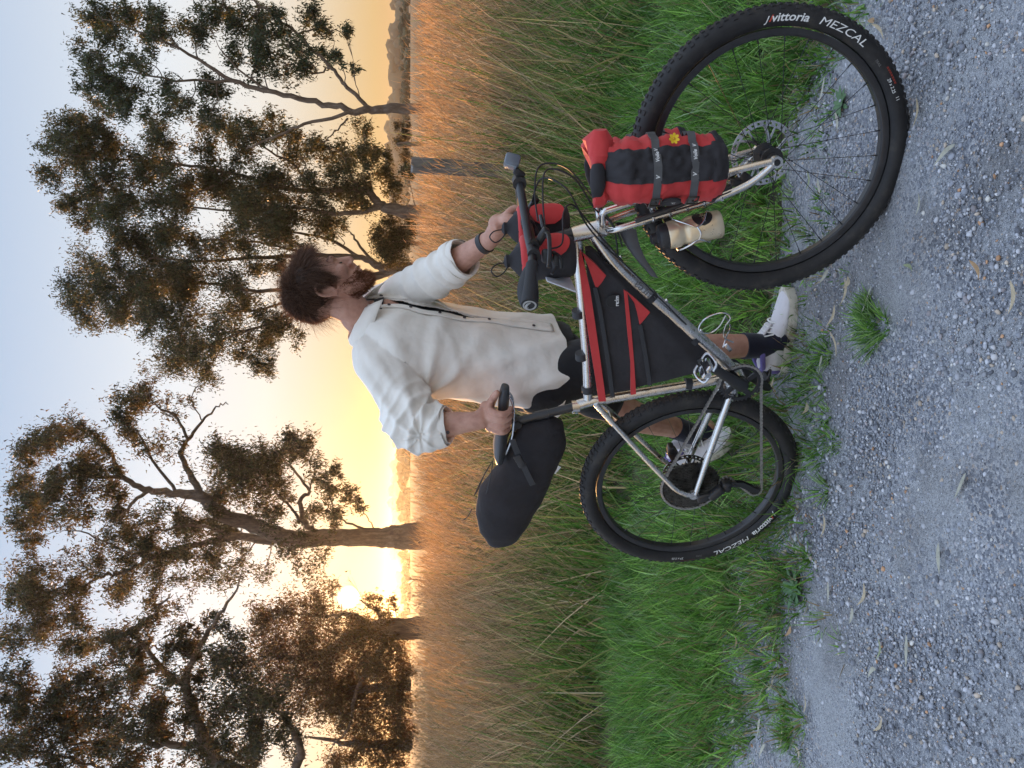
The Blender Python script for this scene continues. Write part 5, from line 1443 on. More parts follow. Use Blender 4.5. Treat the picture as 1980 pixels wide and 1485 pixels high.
# yellow flower stuck under the strap
pf_ = nsurf(.565, math.radians(66), .008); wpf = SM @ pf_
fl = thing('yellow_flower', 'small yellow flower tucked under the strap of the near fork bag', 'flower', wpf)
YEL = mat('yellow_petal', (.80, .55, .02), .5, var=.15)
for k in range(7):
    a = 2 * math.pi * k / 7; m = MB(Matrix.Translation(wpf)); 
    m.loft([[(math.cos(a) * r - math.sin(a) * w, -.004 - .004 * r / .012, math.sin(a) * r + math.cos(a) * w) for w in (-ww, 0, ww)] for r, ww in ((.001, .001), (.006, .0035), (.011, .0035), (.0135, .001))], caps=False, closed_ring=False); m.build('petal', YEL, fl)
m = MB(Matrix.Translation(wpf)); m.ball((0, -.005, 0), .004, 8); m.build('flower_centre', mat('flower_centre_orange', (.6, .32, .02), .6), fl)

# ---- water bottle on the fork
P0, P1_ = sp(1258, 463, -.085), sp(1394, 432, -.085)
wb = thing('water_bottle', 'gold metal water bottle with black lid behind the fork', 'bottle', SM @ P1_)
X = SM @ frame_at(P1_, V3((0, 1, 0)), P0 - P1_)
Lb = (P0 - P1_).length
GOLD = mat('champagne_metal', (.80, .67, .47), .32, .6, var=.1, scale=20)
b_ = MB(X); b_.lathe([(.001, 0), (.033, 0), (.0365, .004), (.037, .02), (.037, .085), (.0355, .092), (.032, .099), (.0325, .105), (.0365, .112), (.037, .118), (.036, .138), (.0345, .142), (.001, .143)], 36); bt = b_.build('bottle_body', GOLD, wb)
b_ = MB(X); b_.lathe([(.001, .142), (.0345, .142), (.0345, .158), (.031, .165), (.020, .168), (.015, .172), (.014, .185), (.010, .188), (.001, .188)], 30); b_.build('lid', BLACK_PLASTIC, wb)
b_ = MB(X); rows = []
for i in range(15):
    a = -1 + 2 * i / 14; hw = .026 * math.sqrt(max(1 - a * a, 0)); rows.append([(.0374 * math.cos(math.radians(-112) + a * .75), .0374 * math.sin(math.radians(-112) + a * .75), .05 + hw * q) for q in (-1, -.5, 0, .5, 1)])
add_rows(b_, [[V3(p) for p in r] for r in rows]); lb = b_.build('round_label', mat('bottle_label', (.018, .018, .02), .5), wb)
tv, tf = text_mesh('re:lm', .018); out = []
for p in tv: a = math.radians(-112) + p.x / .0378; out.append((.0379 * math.cos(a), .0379 * math.sin(a), .05 + p.y))
tx = MB(X); tx.add(out, tf); tx.build('label_lettering', GOLD, lb, smooth=False)
cgm = MB(X)
for s in (-1, 1): cgm.tube(catmull([(.02, s * .036, .125), (-.012, s * .041, .12), (-.030, s * .030, .095), (-.036, s * .018, .07), (-.03, s * .028, .05), (-.004, s * .041, .035), (.03, s * .03, .02)], 6), .0024, 8)
cgm.tube(catmull([(-.036, -.018, .07), (-.0415, 0, .064), (-.036, .018, .07)], 5), .0024, 8)
cgm.rbox((.006, .014, .1), .002, X=Matrix.Translation((.041, 0, .07)))
cgm.build('bottle_cage', SILVER, bike)

# ---- feed bags at the stem
def feed_bag(c, rad, h, tilt, label):
    root = thing('stem_bag', label, 'bag', SM @ c, 'feed bags at the stem')
    M_ = SM @ Matrix.Translation(c) @ Matrix.Rotation(tilt, 4, 'Y')
    stn = [(V3((0, 0, z)), V3((1, 0, 0)), V3((0, 1, 0)), r, r * .92) for z, r in ((0, rad * .55), (.004, rad * .85), (.02, rad * .98), (.06, rad), (.1, rad), (h, rad * .97))]
    m = MB(M_); soft_loft(m, stn, 28, wr=.0035, ws=25, power=.85); m.build('bag_body', BLACK_F, root, angle=70)
    # red front panel
    f = MB(M_); rows = []
    for i in range(9):
        a = math.radians(-72 + 74 * i / 8); u = 2 * i / 8 - 1; zc = .012 + (h - .02) * .5; hz = (h - .03) * .5 * math.sqrt(max(1 - u * u * .85, .02))
        rows.append([V3(((rad + .0075) * math.cos(a), (rad + .0075) * .95 * math.sin(a), zc + hz * (-1 + 2 * k / 8))) for k in range(9)])
    add_rows(f, rows); f.build('red_panel', RED_F, root)
    f = MB(M_); soft_loft(f, [(V3((0, 0, z)), V3((1, 0, 0)), V3((0, 1, 0)), r, r * .95) for z, r in ((h - .010, rad * .95), (h - .006, rad * 1.06), (h + .01, rad * 1.07), (h + .016, rad * 1.02), (h + .02, rad * .9))], 24, wr=.003, ws=40); f.build('red_rim', RED_F, root)
    f = MB(M_); soft_loft(f, [(V3((0, 0, z)), V3((1, 0, 0)), V3((0, 1, 0)), r, r) for z, r in ((h + .016, rad * .88), (h + .03, rad * .7), (h + .04, rad * .45), (h + .05, rad * .28), (h + .058, rad * .34), (h + .064, rad * .2))], 20, wr=.009, ws=35); f.build('drawstring_top', BLACK_F, root)
    f = MB(M_)
    f.tube(catmull([(0, 0, h + .05), (-.02, -.02, h + .062), (-.03, -.035, h + .085), (-.012, -.04, h + .10), (-.002, -.02, h + .085), (-.004, -.004, h + .055)], 6), .0018, 6)
    f.rbox((.012, .014, .016), .004, X=Matrix.Translation((-.004, -.004, h + .058)))
    f.build('drawstring', BLACK_PLASTIC, root)
    return root
feed_bag(V3((-.262, -.082, .868)), .056, .125, -.12, 'red and black feed bag on the near side of the stem')
feed_bag(V3((-.225, .085, .868)), .054, .125, -.1, 'red and black feed bag on the far side of the stem')
# white folded plate behind the bags
wp = MB(SM); 
wp.rbox((.004, .25, .085), .0018, X=Matrix.Translation((-.325, -.025, .912)) @ Matrix.Rotation(.35, 4, 'Y') @ Matrix.Rotation(.05, 4, 'X'))
o = wp.build('number_plate', mat('white_plastic_sheet', (.68, .70, .74), .5, var=.1, scale=15), None)
set_origin(o, SM @ V3((-.325, -.025, .87))); tag(o, 'white plastic plate wedged behind the stem bags', 'plate')
# ---- action camera on the bar loop
ac = thing('action_camera', 'small dark action camera on the front loop of the handlebar', 'camera', SM @ V3((-.07, -.01, 1.02)))
X = SM @ Matrix.Translation((-.040, -.012, 1.044)) @ Matrix.Rotation(.45, 4, 'Z') @ Matrix.Rotation(.22, 4, 'Y')
m = MB(X); m.rbox((.030, .060, .040), .007); cb_ = m.build('camera_body', mat('camera_grey', (.12, .14, .17), .35, var=.1, coat=.2), ac)
m = MB(X); m.rbox((.010, .022, .022), .004, X=Matrix.Translation((.018, .014, .006))); m.build('lens', BLACK_PLASTIC, ac)
m = MB(X); m.rbox((.002, .05, .030), .001, X=Matrix.Translation((-.0155, 0, 0))); m.build('screen', mat('camera_screen', (.2, .24, .28), .15, var=.1, coat=.5), ac)
m = MB(SM); m.tube([(-.092, -.035, 1.0225), (-.092, .012, 1.0225)], .018, 14); m.rbox((.02, .016, .03), .004, X=Matrix.Translation((-.07, -.012, 1.024)) @ Matrix.Rotation(.6, 4, 'Y')); m.tube([(-.06, -.03, 1.030), (-.06, .008, 1.030)], .006, 10)
m.build('mount', BLACK_PLASTIC, ac)
# ================================================================== the rider, standing behind the bicycle
def voxel_union(mb, size, smooth=6, fac=.5):
    """closed overlapping shapes -> one continuous skin"""
    me = bpy.data.meshes.new('union'); me.from_pydata([tuple(p) for p in mb.v], [], mb.f)
    o = bpy.data.objects.new('union', me); COL.objects.link(o)
    bm_ = bmesh.new(); bm_.from_mesh(me); bmesh.ops.recalc_face_normals(bm_, faces=bm_.faces); bm_.to_mesh(me); bm_.free()
    r = o.modifiers.new('r', 'REMESH'); r.mode = 'VOXEL'; r.voxel_size = size; r.adaptivity = 0
    s = o.modifiers.new('s', 'SMOOTH'); s.iterations = smooth; s.factor = fac
    dg = bpy.context.evaluated_depsgraph_get(); dg.update()
    out = bpy.data.meshes.new_from_object(o.evaluated_get(dg))
    COL.objects.unlink(o); bpy.data.objects.remove(o); bpy.data.meshes.remove(me)
    out.polygons.foreach_set('use_smooth', [True] * len(out.polygons))
    return out
def verts_of(me):
    a = np.empty(len(me.vertices) * 3, dtype=np.float32); me.vertices.foreach_get('co', a)
    n = np.empty(len(me.vertices) * 3, dtype=np.float32); me.vertices.foreach_get('normal', n)
    return a.reshape(-1, 3).astype(float), n.reshape(-1, 3).astype(float)
def set_verts(me, V):
    me.vertices.foreach_set('co', np.ascontiguousarray(V, dtype=np.float32).ravel()); me.update()
def n3(P, s, seed):
    """smooth pseudo-noise on points"""
    r = np.random.default_rng(seed); out = np.zeros(len(P))
    for k in range(6):
        d = r.normal(size=3); d /= np.linalg.norm(d); out += np.sin(P @ d * s * r.uniform(.7, 1.4) + r.uniform(0, 6.28))
    return out / 3.2
def chain(mb, pts, radii, n=14, ell=1.0, up=None, sub=5):
    """rounded limb through joints"""
    P = catmull(pts, sub); R_ = lerp_list(radii, len(P))
    d0 = (P[0] - P[1]).normalized(); d1 = (P[-1] - P[-2]).normalized()
    PP = [P[0] + d0 * R_[0] * .85, P[0] + d0 * R_[0] * .5] + P + [P[-1] + d1 * R_[-1] * .5, P[-1] + d1 * R_[-1] * .85]
    RR = [R_[0] * .45, R_[0] * .85] + R_ + [R_[-1] * .85, R_[-1] * .45]
    mb.tube(PP, RR, n, ell=ell, up=up)
def skin_mat():
    m, nt, b, out = new_mat('skin')
    tc = node(nt, 'ShaderNodeTexCoord')
    n1 = node(nt, 'ShaderNodeTexNoise', Scale=28.0, Detail=6.0, Roughness=.6); nt.links.new(tc.outputs['Object'], n1.inputs['Vector'])
    nt.links.new(ramp(nt, n1.outputs['Fac'], [(.3, (.40, .20, .145)), (.55, (.52, .285, .21)), (.8, (.58, .36, .28))]), b.inputs['Base Color'])
    b.inputs['Roughness'].default_value = .5; b.inputs['Specular IOR Level'].default_value = .4
    b.inputs['Subsurface Weight'].default_value = .12; b.inputs['Subsurface Radius'].default_value = (.012, .005, .003); b.inputs['Subsurface Scale'].default_value = .6
    n2 = node(nt, 'ShaderNodeTexNoise', Scale=260.0, Detail=4.0); nt.links.new(tc.outputs['Object'], n2.inputs['Vector'])
    bu = node(nt, 'ShaderNodeBump', Strength=.25, Distance=.0015); nt.links.new(n2.outputs['Fac'], bu.inputs['Height']); nt.links.new(bu.outputs[0], b.inputs['Normal'])
    return m
SKIN = skin_mat()
person = thing('person', 'bearded person in open cream shirt and black shorts standing behind the bicycle', 'person', (0.05, 2.98, 0))
# --- joints
HD = -.58
FWD, LEFT = V3((math.cos(HD), math.sin(HD), 0)), V3((-math.sin(HD), math.cos(HD), 0)); ZUP = V3((0, 0, 1))
neck_b = at(700, 622, 2.90)
shR, elR, wrR = at(742, 708, 2.80), at(806, 828, 2.70), at(930, 813, 2.62)
shL, elL, wrL = at(748, 592, 3.06), at(862, 520, 2.80), at(950, 462, 2.64)
chest, waist, hemc = at(800, 668, 2.92), at(930, 688, 2.94), at(1072, 706, 2.95)
pelvis = at(1030, 712, 2.96)
hipR, hipL = at(1052, 738, 2.88), at(1045, 700, 3.05)
knR, anR = at(1268, 672, 2.74), at(1478, 668, 2.775)
knL, anL = at(1195, 786, 3.10), at(1345, 842, 3.27)
# --- head placement: ear canal at the origin, looking right and down
HO = at(640, 566, 2.86)
Hrot = Matrix.Rotation(math.radians(4), 4, 'Z') @ Matrix.Rotation(math.radians(23), 4, 'Y')
HM = Matrix.Translation(HO) @ Hrot @ Matrix.Scale(1.06, 4)
def H(*p): return HM @ V3(p)
sk = MB()
def hball(c, r, n=18): sk.ball(c, r, n, X=HM)
hball((-.004, 0, .052), (.100, .077, .078)); hball((-.03, 0, .04), (.078, .074, .082)); hball((.042, 0, .012), (.058, .067, .078)); hball((.052, 0, -.045), (.044, .047, .048)); hball((.084, 0, -.082), (.022, .027, .021))
for s in (-1, 1):
    sk.tube([H(.01, s * .058, -.02), H(.025, s * .054, -.055), H(.055, s * .038, -.078), H(.082, s * .012, -.088)], [.02, .019, .018, .017], 12)
    hball((.066, s * .046, -.008), (.026, .020, .020))
    sk.tube([H(.096, s * .006, .034), H(.094, s * .028, .038), H(.078, s * .05, .032)], [.011, .012, .010], 10)
    hball((.107, s * .011, -.022), (.010, .0085, .008))
    hball((.080, s * .031, .012), (.0145, .016, .0125))
    # ear
    e = [(-.004, .078, -.028), (.004, .080, -.012), (.002, .082, .006), (.0, .085, .026), (-.012, .090, .036), (-.026, .092, .028), (-.03, .091, .010), (-.022, .086, -.010), (-.010, .081, -.026), (-.006, .079, -.034)]
    sk.tube(catmull([H(x, s * y, z) for x, y, z in e], 3), .0058, 8)
    sk.ball((-.012, s * .079, .002), (.016, .008, .026), 12, X=HM)
sk.tube([H(.094, 0, .034), H(.108, 0, .012), H(.121, 0, -.012), H(.118, 0, -.022)], [.010, .0095, .0125, .010], 12)
hball((.104, 0, -.028), (.012, .010, .014)); hball((.086, 0, .008), (.020, .022, .034)); hball((.098, 0, .004), (.012, .012, .026)); hball((.098, 0, -.044), (.013, .024, .007)); hball((.095, 0, -.057), (.013, .022, .008)); hball((.088, 0, -.068), (.014, .022, .010))
# neck and trunk
chain(sk, [H(-.018, 0, -.01), H(-.02, 0, -.075), neck_b + FWD * .01, neck_b - ZUP * .08], [.056, .055, .06, .08], 18)
chain(sk, [neck_b - ZUP * .05, chest, waist, pelvis], [.08, .12, .12, .13], 20)
chain(sk, [shR - ZUP * .02, neck_b - ZUP * .075, shL - ZUP * .02], [.045, .05, .045], 16)
# arms
chain(sk, [shR, shR.lerp(elR, .5), elR, elR.lerp(wrR, .3), elR.lerp(wrR, .75), wrR], [.056, .05, .042, .045, .033, .028], 16)
chain(sk, [shL, shL.lerp(elL, .5), elL, elL.lerp(wrL, .3), elL.lerp(wrL, .75), wrL], [.056, .05, .042, .044, .033, .028], 16)
# legs
def leg(hip, kn, an, foot):
    back = V3((-.6, .5, 0)).normalized()
    c1 = kn.lerp(an, .28) + back * .016
    chain(sk, [hip, hip.lerp(kn, .5), kn, c1, kn.lerp(an, .7), an, foot], [.088, .076, .056, .057, .042, .034, .036], 16)
leg(hipR, knR, anR, anR + V3((.03, -.01, -.05)))
leg(hipL, knL, anL, anL + V3((.03, 0, -.05)))
# right hand: over the saddle, fingers down its near side
SDL = BM @ V3((.265, 0, 1.024))
bx_, by_ = (BM.to_3x3() @ V3((1, 0, 0))), (BM.to_3x3() @ V3((0, 1, 0)))     # along the saddle, to its far side
knuck = []
palm_c = SDL + ZUP * .026 - by_ * .004
for k in range(4):
    o = (.038, .014, -.010, -.033)[k]
    mcp = SDL + bx_ * (o + .004) - by_ * .040 + ZUP * (.034, .037, .034, .026)[k]
    r = (.0096, .0099, .0095, .0086)[k]; l1 = (.040, .043, .040, .034)[k]; l2 = (.026, .028, .026, .022)[k]
    pip = mcp - by_ * .020 - ZUP * l1 * .86 + bx_ * .001
    dip = pip + by_ * .012 - ZUP * l2 * .85
    tip = dip + by_ * .020 - ZUP * .006
    chain(sk, [mcp + by_ * .03 - ZUP * .002, mcp, pip, dip, tip], [r * 1.1, r * 1.12, r * 1.04, r * .95, r * .82], 12, sub=4)
    knuck.append(mcp)
sk.loft([[palm_c + bx_ * (w * math.cos(a)) + d_ + ZUP * (h * math.sin(a) + z) for a in [2 * math.pi * q / 18 for q in range(18)]] for w, h, d_, z in ((.030, .010, -by_ * .045, .004), (.044, .016, -by_ * .034, .008), (.045, .018, -by_ * .01, .012), (.041, .019, by_ * .012, .016), (.034, .02, by_ * .03, .022))])
chain(sk, [wrR, wrR.lerp(palm_c, .45) + ZUP * .012, palm_c + ZUP * .01], [.029, .031, .03], 14, sub=4)
chain(sk, [palm_c + bx_ * .02 + by_ * .02 + ZUP * .008, palm_c + bx_ * .050 + by_ * .012, palm_c + bx_ * .072 - by_ * .002 - ZUP * .004, palm_c + bx_ * .092 - by_ * .012 - ZUP * .010], [.016, .0135, .0125, .010], 12, sub=4)
# left hand: round the far grip
GA, GB_ = SM @ V3((-.262, .28, 1.0)), SM @ V3((-.300, .35, 1.006))
gd = (GB_ - GA).normalized(); GC = (GA + GB_) / 2
toh = (wrL - GC); toh = (toh - gd * toh.dot(gd)).normalized(); gup = gd.cross(toh); gup = gup if gup.z > 0 else -gup
pl_c = GC + toh * .022 + gup * .020
sk.loft([[pl_c + gd * (w * math.cos(a)) + gup * (h * math.sin(a)) + toh * d_ for a in [2 * math.pi * q / 18 for q in range(18)]] for w, h, d_ in ((.034, .010, -.038), (.043, .016, -.024), (.043, .018, 0), (.038, .02, .028), (.030, .022, .05))])
chain(sk, [wrL, wrL.lerp(pl_c, .55) + gup * .004, pl_c + toh * .03], [.028, .031, .03], 14, sub=4)
for k in range(4):
    o = (-.034, -.012, .011, .032)[k]; r = (.0108, .0112, .0106, .0095)[k]
    mcp = pl_c + gd * o - toh * .032 + gup * .004
    pip = GC + gd * o - toh * .040 - gup * .006; dip = GC + gd * o - toh * .026 - gup * .026; tip = GC + gd * o - toh * .004 - gup * .030
    chain(sk, [mcp + toh * .03, mcp, pip, dip, tip], [r * 1.1, r * 1.1, r, r * .95, r * .82], 12, sub=4)
chain(sk, [pl_c - gd * .02 + toh * .025, pl_c - gd * .048 + toh * .004 - gup * .012, GC - gd * .05 - toh * .012 - gup * .018], [.016, .013, .0105], 12, sub=4)
body = link_mesh('body', voxel_union(sk, .0036, 2, .4), SKIN, person)

# --- hair and beard: strands rooted in the skin
def strands(roots, dirs, length, width, wob, grav, rng, segs=5):
    n = len(roots); side = np.cross(dirs, rng.normal(size=(n, 3))); side /= np.linalg.norm(side, axis=1)[:, None] + 1e-9
    pos = roots.copy(); d = dirs.copy(); L = []
    kick = (rng.normal(size=(n, 3)) * .45 + np.stack([n3(roots, 45, 51), n3(roots, 45, 52), n3(roots, 45, 53)], -1)) * wob[:, None]
    for s in range(segs + 1):
        w = width * (1 - .8 * (s / segs) ** 1.5) * .5
        L += [pos - side * w[:, None], pos + side * w[:, None]]
        d = d + kick / segs * (1 if s < segs * .5 else -1.1) + np.array([0, 0, -1]) * grav / segs
        d /= np.linalg.norm(d, axis=1)[:, None]
        pos = pos + d * (length / segs)[:, None]
    V = np.stack(L, 1); k = 2 * segs + 2
    q = np.array([(2 * s, 2 * s + 1, 2 * s + 3, 2 * s + 2) for s in range(segs)])
    T = q[None] + (np.arange(n) * k)[:, None, None]
    return V.reshape(-1, 3), T.reshape(-1, 4)
def hair_mat(name, c0, c1):
    m, nt, b, out = new_mat(name)
    a = node(nt, 'ShaderNodeAttribute', attribute_name='col'); nt.links.new(a.outputs['Color'], b.inputs['Base Color'])
    b.inputs['Roughness'].default_value = .55; b.inputs['Specular IOR Level'].default_value = .3
    t = node(nt, 'ShaderNodeBsdfTranslucent'); nt.links.new(a.outputs['Color'], t.inputs['Color'])
    s = node(nt, 'ShaderNodeMixShader'); s.inputs[0].default_value = .4
    nt.links.new(b.outputs[0], s.inputs[1]); nt.links.new(t.outputs[0], s.inputs[2]); nt.links.new(s.outputs[0], out.inputs[0])
    return m
HAIR = hair_mat('brown_hair', 0, 0)
rh = np.random.default_rng(17)
HR = np.array(HM.to_3x3()); HT = np.array(HM.translation)
def to_world(L): return L @ HR.T + HT
def dir_world(D): d = D @ HR.T; return d / np.linalg.norm(d, axis=1)[:, None]
# scalp points on the skull
u = rh.normal(size=(110000, 3)); u /= np.linalg.norm(u, axis=1)[:, None]
Ps = u * np.array([.101, .079, .082]) + np.array([-.008, 0, .050])
x, y, z = Ps.T
front_line = .050 - .010 * np.abs(y) / .07
ok = (z > .018) & ~((x > front_line) & (z < .104)) 
ok |= (x < -.030) & (z > -.075) & (x > -.2)
ok |= (x < .034) & (x > .006) & (z > -.012) & (z <= .018) & (np.abs(y) > .06)          # sideburns
ok &= ~((np.abs(y) > .066) & (x > -.034) & (x < .012) & (z < .030))                      # ears free
Ps = Ps[ok][:21000]; u = u[ok][:21000]; x, y, z = Ps.T; n = len(Ps)
clump = np.stack([n3(Ps, 38, 1), n3(Ps, 38, 2), n3(Ps, 38, 3)], -1)
whorl = np.array([-.05, 0, .13])
tang = Ps - whorl; tang -= u * np.sum(tang * u, axis=1)[:, None]; tang /= np.linalg.norm(tang, axis=1)[:, None] + 1e-6
fr_m = (x > .02) & (z > .075)
D = u * .42 + tang * .70 + clump * .75 + rh.normal(0, .10, (n, 3))
D[fr_m] += np.array([.30, 0, .50])
D /= np.linalg.norm(D, axis=1)[:, None]
ln = (.038 + .012 * n3(Ps, 40, 9)) * rh.uniform(.6, 1.25, n) * np.where(fr_m, 1.75, 1.0) * np.where((z < .02), .62, 1.0)
V, T = strands(to_world(Ps), dir_world(D), ln, np.full(n, .0012), .5 + .9 * np.abs(n3(Ps, 30, 33)) + rh.uniform(0, .4, n), .5, rh, 5)
C = np.array([(.115, .062, .040)]) * rh.uniform(.55, 1.5, (n, 1)); C = np.repeat(C, len(V) // n, axis=0)
# loose flyaway hairs, wind-blown at the front and the nape
fi = rh.choice(n, 1500); Df = u[fi] * .9 + clump[fi] * .8 + rh.normal(0, .35, (1500, 3)); Df /= np.linalg.norm(Df, axis=1)[:, None]
Vf, Tf = strands(to_world(Ps[fi]), dir_world(Df), rh.uniform(.045, .085, 1500), np.full(1500, .0008), rh.uniform(.8, 2.2, 1500), .6, rh, 5)
T = np.concatenate([T, Tf + len(V)]); V = np.concatenate([V, Vf]); C = np.concatenate([C, np.repeat(np.array([(.16, .085, .05)]) * rh.uniform(.6, 1.4, (1500, 1)), 12, axis=0)])
# under-layer that fills the hair's mass
cap = MB(HM); rings = []
for i in range(20):
    th = math.pi * i / 19; ring = []
    for k in range(36):
        a = 2 * math.pi * k / 36
        d = V3((math.sin(th) * math.cos(a), math.sin(th) * math.sin(a), math.cos(th)))
        p = V3((d.x * .105, d.y * .083, d.z * .088)) + V3((-.008, 0, .050))
        inside = (p.x > .045 and p.z < .098) or p.z < -.03 or (abs(p.y) > .05 and p.x > -.03 and p.z < .045) or (p.x > .0 and p.z < .03)
        q = .72 if inside else 1.0 + .09 * nz(p.x, p.y, p.z, 42) + .05 * nz(p.x, p.y, p.z, 90)
        ring.append(V3((p.x + .008, p.y, p.z - .05)) * q + V3((-.008, 0, .05)))
    rings.append(ring)
cap.loft(rings, caps=False)
nv0 = len(V)
CV = np.array([tuple(p) for p in cap.v]); CF = np.array([f for f in cap.f])
V = np.concatenate([V, CV]); T = np.concatenate([T, CF + nv0]); C = np.concatenate([C, np.tile([[.045, .026, .018]], (len(CV), 1))])
link_mesh('hair', np_mesh('hair', V, T, col=C), HAIR, person)
# beard and moustache, brows
Vb, Nb = verts_of(body.data); Vb = Vb + np.array(world_loc(person))
Lb_ = (Vb - HT) @ np.linalg.inv(HR).T
x, y, z = Lb_.T
bm1 = (z < -.026 - .35 * (.05 - x).clip(-.05, .08) * 0) & (z > -.115) & (x > .006) & (x < .2) & (np.abs(y) < .09)
line = -.030 + .020 * np.clip((.03 - x) / .03, 0, 1)
bm1 &= (z < line - .012 * np.clip((x - .04) / .03, 0, 1)) | ((x < .03) & (z < .0) & (np.abs(y) > .05))
bm1 &= ~((z > -.062) & (z < -.047) & (x > .092) & (np.abs(y) < .02))
bm1 &= ~((x < .04) & (z < -.09))
idx = np.where(bm1)[0]; sel = rh.choice(idx, 5200)
dn = Nb[sel] * .8 + np.array([.1, 0, -.8]) @ HR.T * .6 + rh.normal(0, .35, (len(sel), 3)); dn /= np.linalg.norm(dn, axis=1)[:, None]
chinw = np.clip((Lb_[sel, 0] - .035) / .04, .25, 1) * np.clip((-.03 - Lb_[sel, 2]) / .03, .45, 1)
Vh, Th = strands(Vb[sel], dn, (.003 + .011 * chinw) * rh.uniform(.6, 1.3, len(sel)), np.full(len(sel), .0012), rh.uniform(.2, .7, len(sel)), .3, rh, 3)
Cb = np.array([(.20, .085, .042)]) * rh.uniform(.55, 1.6, (len(sel), 1)); Cb = np.repeat(Cb, 8, axis=0)
link_mesh('beard', np_mesh('beard', Vh, Th, col=Cb), HAIR, person)
eb = (z > .034) & (z < .047) & (x > .072) & (np.abs(y) > .008) & (np.abs(y) < .055); idx = np.where(eb)[0]; sel = rh.choice(idx, 420)
dn = Nb[sel] * .5 + np.array([-.2, 0, .1]) @ HR.T + rh.normal(0, .25, (420, 3)); dn /= np.linalg.norm(dn, axis=1)[:, None]
Vh, Th = strands(Vb[sel], dn, np.full(420, .0055), np.full(420, .0010), np.full(420, .2), .1, rh, 2)
link_mesh('eyebrows', np_mesh('eyebrows', Vh, Th, col=np.repeat(np.array([(.05, .026, .016)]) * rh.uniform(.6, 1.4, (420, 1)), 6, axis=0)), HAIR, person)
ey = MB()
for s in (-1, 1): ey.tube(catmull([H(.0945, s * .019, .008), H(.0965, s * .030, .0035), H(.0905, s * .043, .007)], 4), [.0012, .0024, .0012], 6)
ey.build('eyelashes', mat('lash_dark', (.02, .012, .01), .6), person)

# --- clothes
SHIRT = fabric('cream_cotton', (.88, .84, .765), 1100, .9, .35, .5, .25, .05, .09)
TEE = fabric('black_jersey', (.014, .013, .015), 1100, .9, .3, .3, .15, .15)
SHORTS = fabric('black_shorts', (.013, .013, .015), 800, .85, .3, .5, .15, .2)
def tring(c, w, d, up, n=40, front=0.0):
    f = (FWD - up * FWD.dot(up)).normalized(); l = up.cross(f)
    return [c + f * ((d + (front if math.cos(a) > 0 else 0)) * math.copysign(abs(math.cos(a)) ** .85, math.cos(a))) + l * (w * math.copysign(abs(math.sin(a)) ** .85, math.sin(a))) for a in [2 * math.pi * k / n for k in range(n)]]
tdir = (chest - hemc).normalized()
def torso_rings(grow):
    st = [(hemc - tdir * .06, .205, .150), (hemc, .205, .150), (waist.lerp(hemc, .5), .200, .146), (waist, .196, .142), (waist.lerp(chest, .5), .202, .142), (chest, .208, .140), (chest.lerp(neck_b, .35), .205, .128), (chest.lerp(neck_b, .58), .190, .108), (chest.lerp(neck_b, .78), .15, .09), (neck_b - tdir * .008, .088, .072), (neck_b + tdir * .012, .070, .062)]
    P = [s_[0] for s_ in st]; Wd = [s_[1] for s_ in st]; Dd = [s_[2] for s_ in st]
    cs_ = catmull(P, 4); ww = lerp_list(Wd, len(cs_)); dd_ = lerp_list(Dd, len(cs_))
    return [tring(c, w + grow, d + grow, tdir) for c, w, d in zip(cs_, ww, dd_)]
sh_ = MB()
sh_.loft(torso_rings(0.0))
chain(sh_, [shR + (neck_b - shR) * .25, shR, shR.lerp(elR, .5), elR, elR.lerp(wrR, .2), elR.lerp(wrR, .46)], [.080, .086, .083, .076, .069, .060], 20)
chain(sh_, [shL + (neck_b - shL) * .25, shL, shL.lerp(elL, .5), elL, elL.lerp(wrL, .28)], [.080, .084, .074, .064, .062], 20)
sm = voxel_union(sh_, .0048, 8, .5)
# cloth folds
V, Nn = verts_of(sm)
arm_R = np.array((shR + elR) / 2); pit = np.array(at(812, 770, 2.80)); front = np.array(at(1000, 640, 2.78)); elbow = np.array(elR)
disp = np.zeros(len(V))
def ridge(ph): return ((1 + np.cos(ph)) * .5) ** 2.4 - .25      # narrow raised creases with broad valleys
rel = V - pit; rr = np.linalg.norm(rel, axis=1) + 1e-6
ang = np.arctan2(rel @ np.array(FWD), -(rel @ np.array(tdir)))
disp += .014 * ridge(ang * 9 + 2.6 * n3(V, 7, 3)) * np.exp(-(rr / .24) ** 2) * np.clip(rr / .05, 0, 1)
rel = V - elbow; rr = np.linalg.norm(rel, axis=1); axd = np.array((wrR - shR).normalized())
disp += .013 * ridge((rel @ axd) * 120 + 2.8 * n3(V, 15, 4)) * np.exp(-(rr / .13) ** 2)
rel = V - np.array((shR + elR) / 2); rr = np.linalg.norm(rel, axis=1); axu = np.array((elR - shR).normalized())
disp += .010 * ridge((rel @ axu) * 46 + (rel @ np.array(ZUP)) * 60 + 3.0 * n3(V, 10, 14)) * np.exp(-(rr / .15) ** 2)
rel = V - np.array(elL); rr = np.linalg.norm(rel, axis=1); axd = np.array((wrL - shL).normalized())
disp += .011 * ridge((rel @ axd) * 90 + 2.5 * n3(V, 12, 5)) * np.exp(-(rr / .17) ** 2)
hd = (V - np.array(hemc)) @ np.array(tdir)
side = (V - np.array(hemc)) @ np.array(LEFT) * .8 + (V - np.array(hemc)) @ np.array(FWD) * .8
disp += .012 * ridge(side * 44 + 2.6 * n3(V, 6, 6) + hd * 6) * np.exp(-(np.clip(hd, 0, 1) / .26) ** 1.5)
diag = V @ (np.array(tdir) * .8 + np.array(FWD) * 1.0)
disp += .010 * ridge(diag * 30 + 4.0 * n3(V, 5, 10)) * np.clip(.35 + n3(V, 4.5, 11), 0, 1)
diag = V @ (np.array(tdir) * 1.0 - np.array(FWD) * .7)
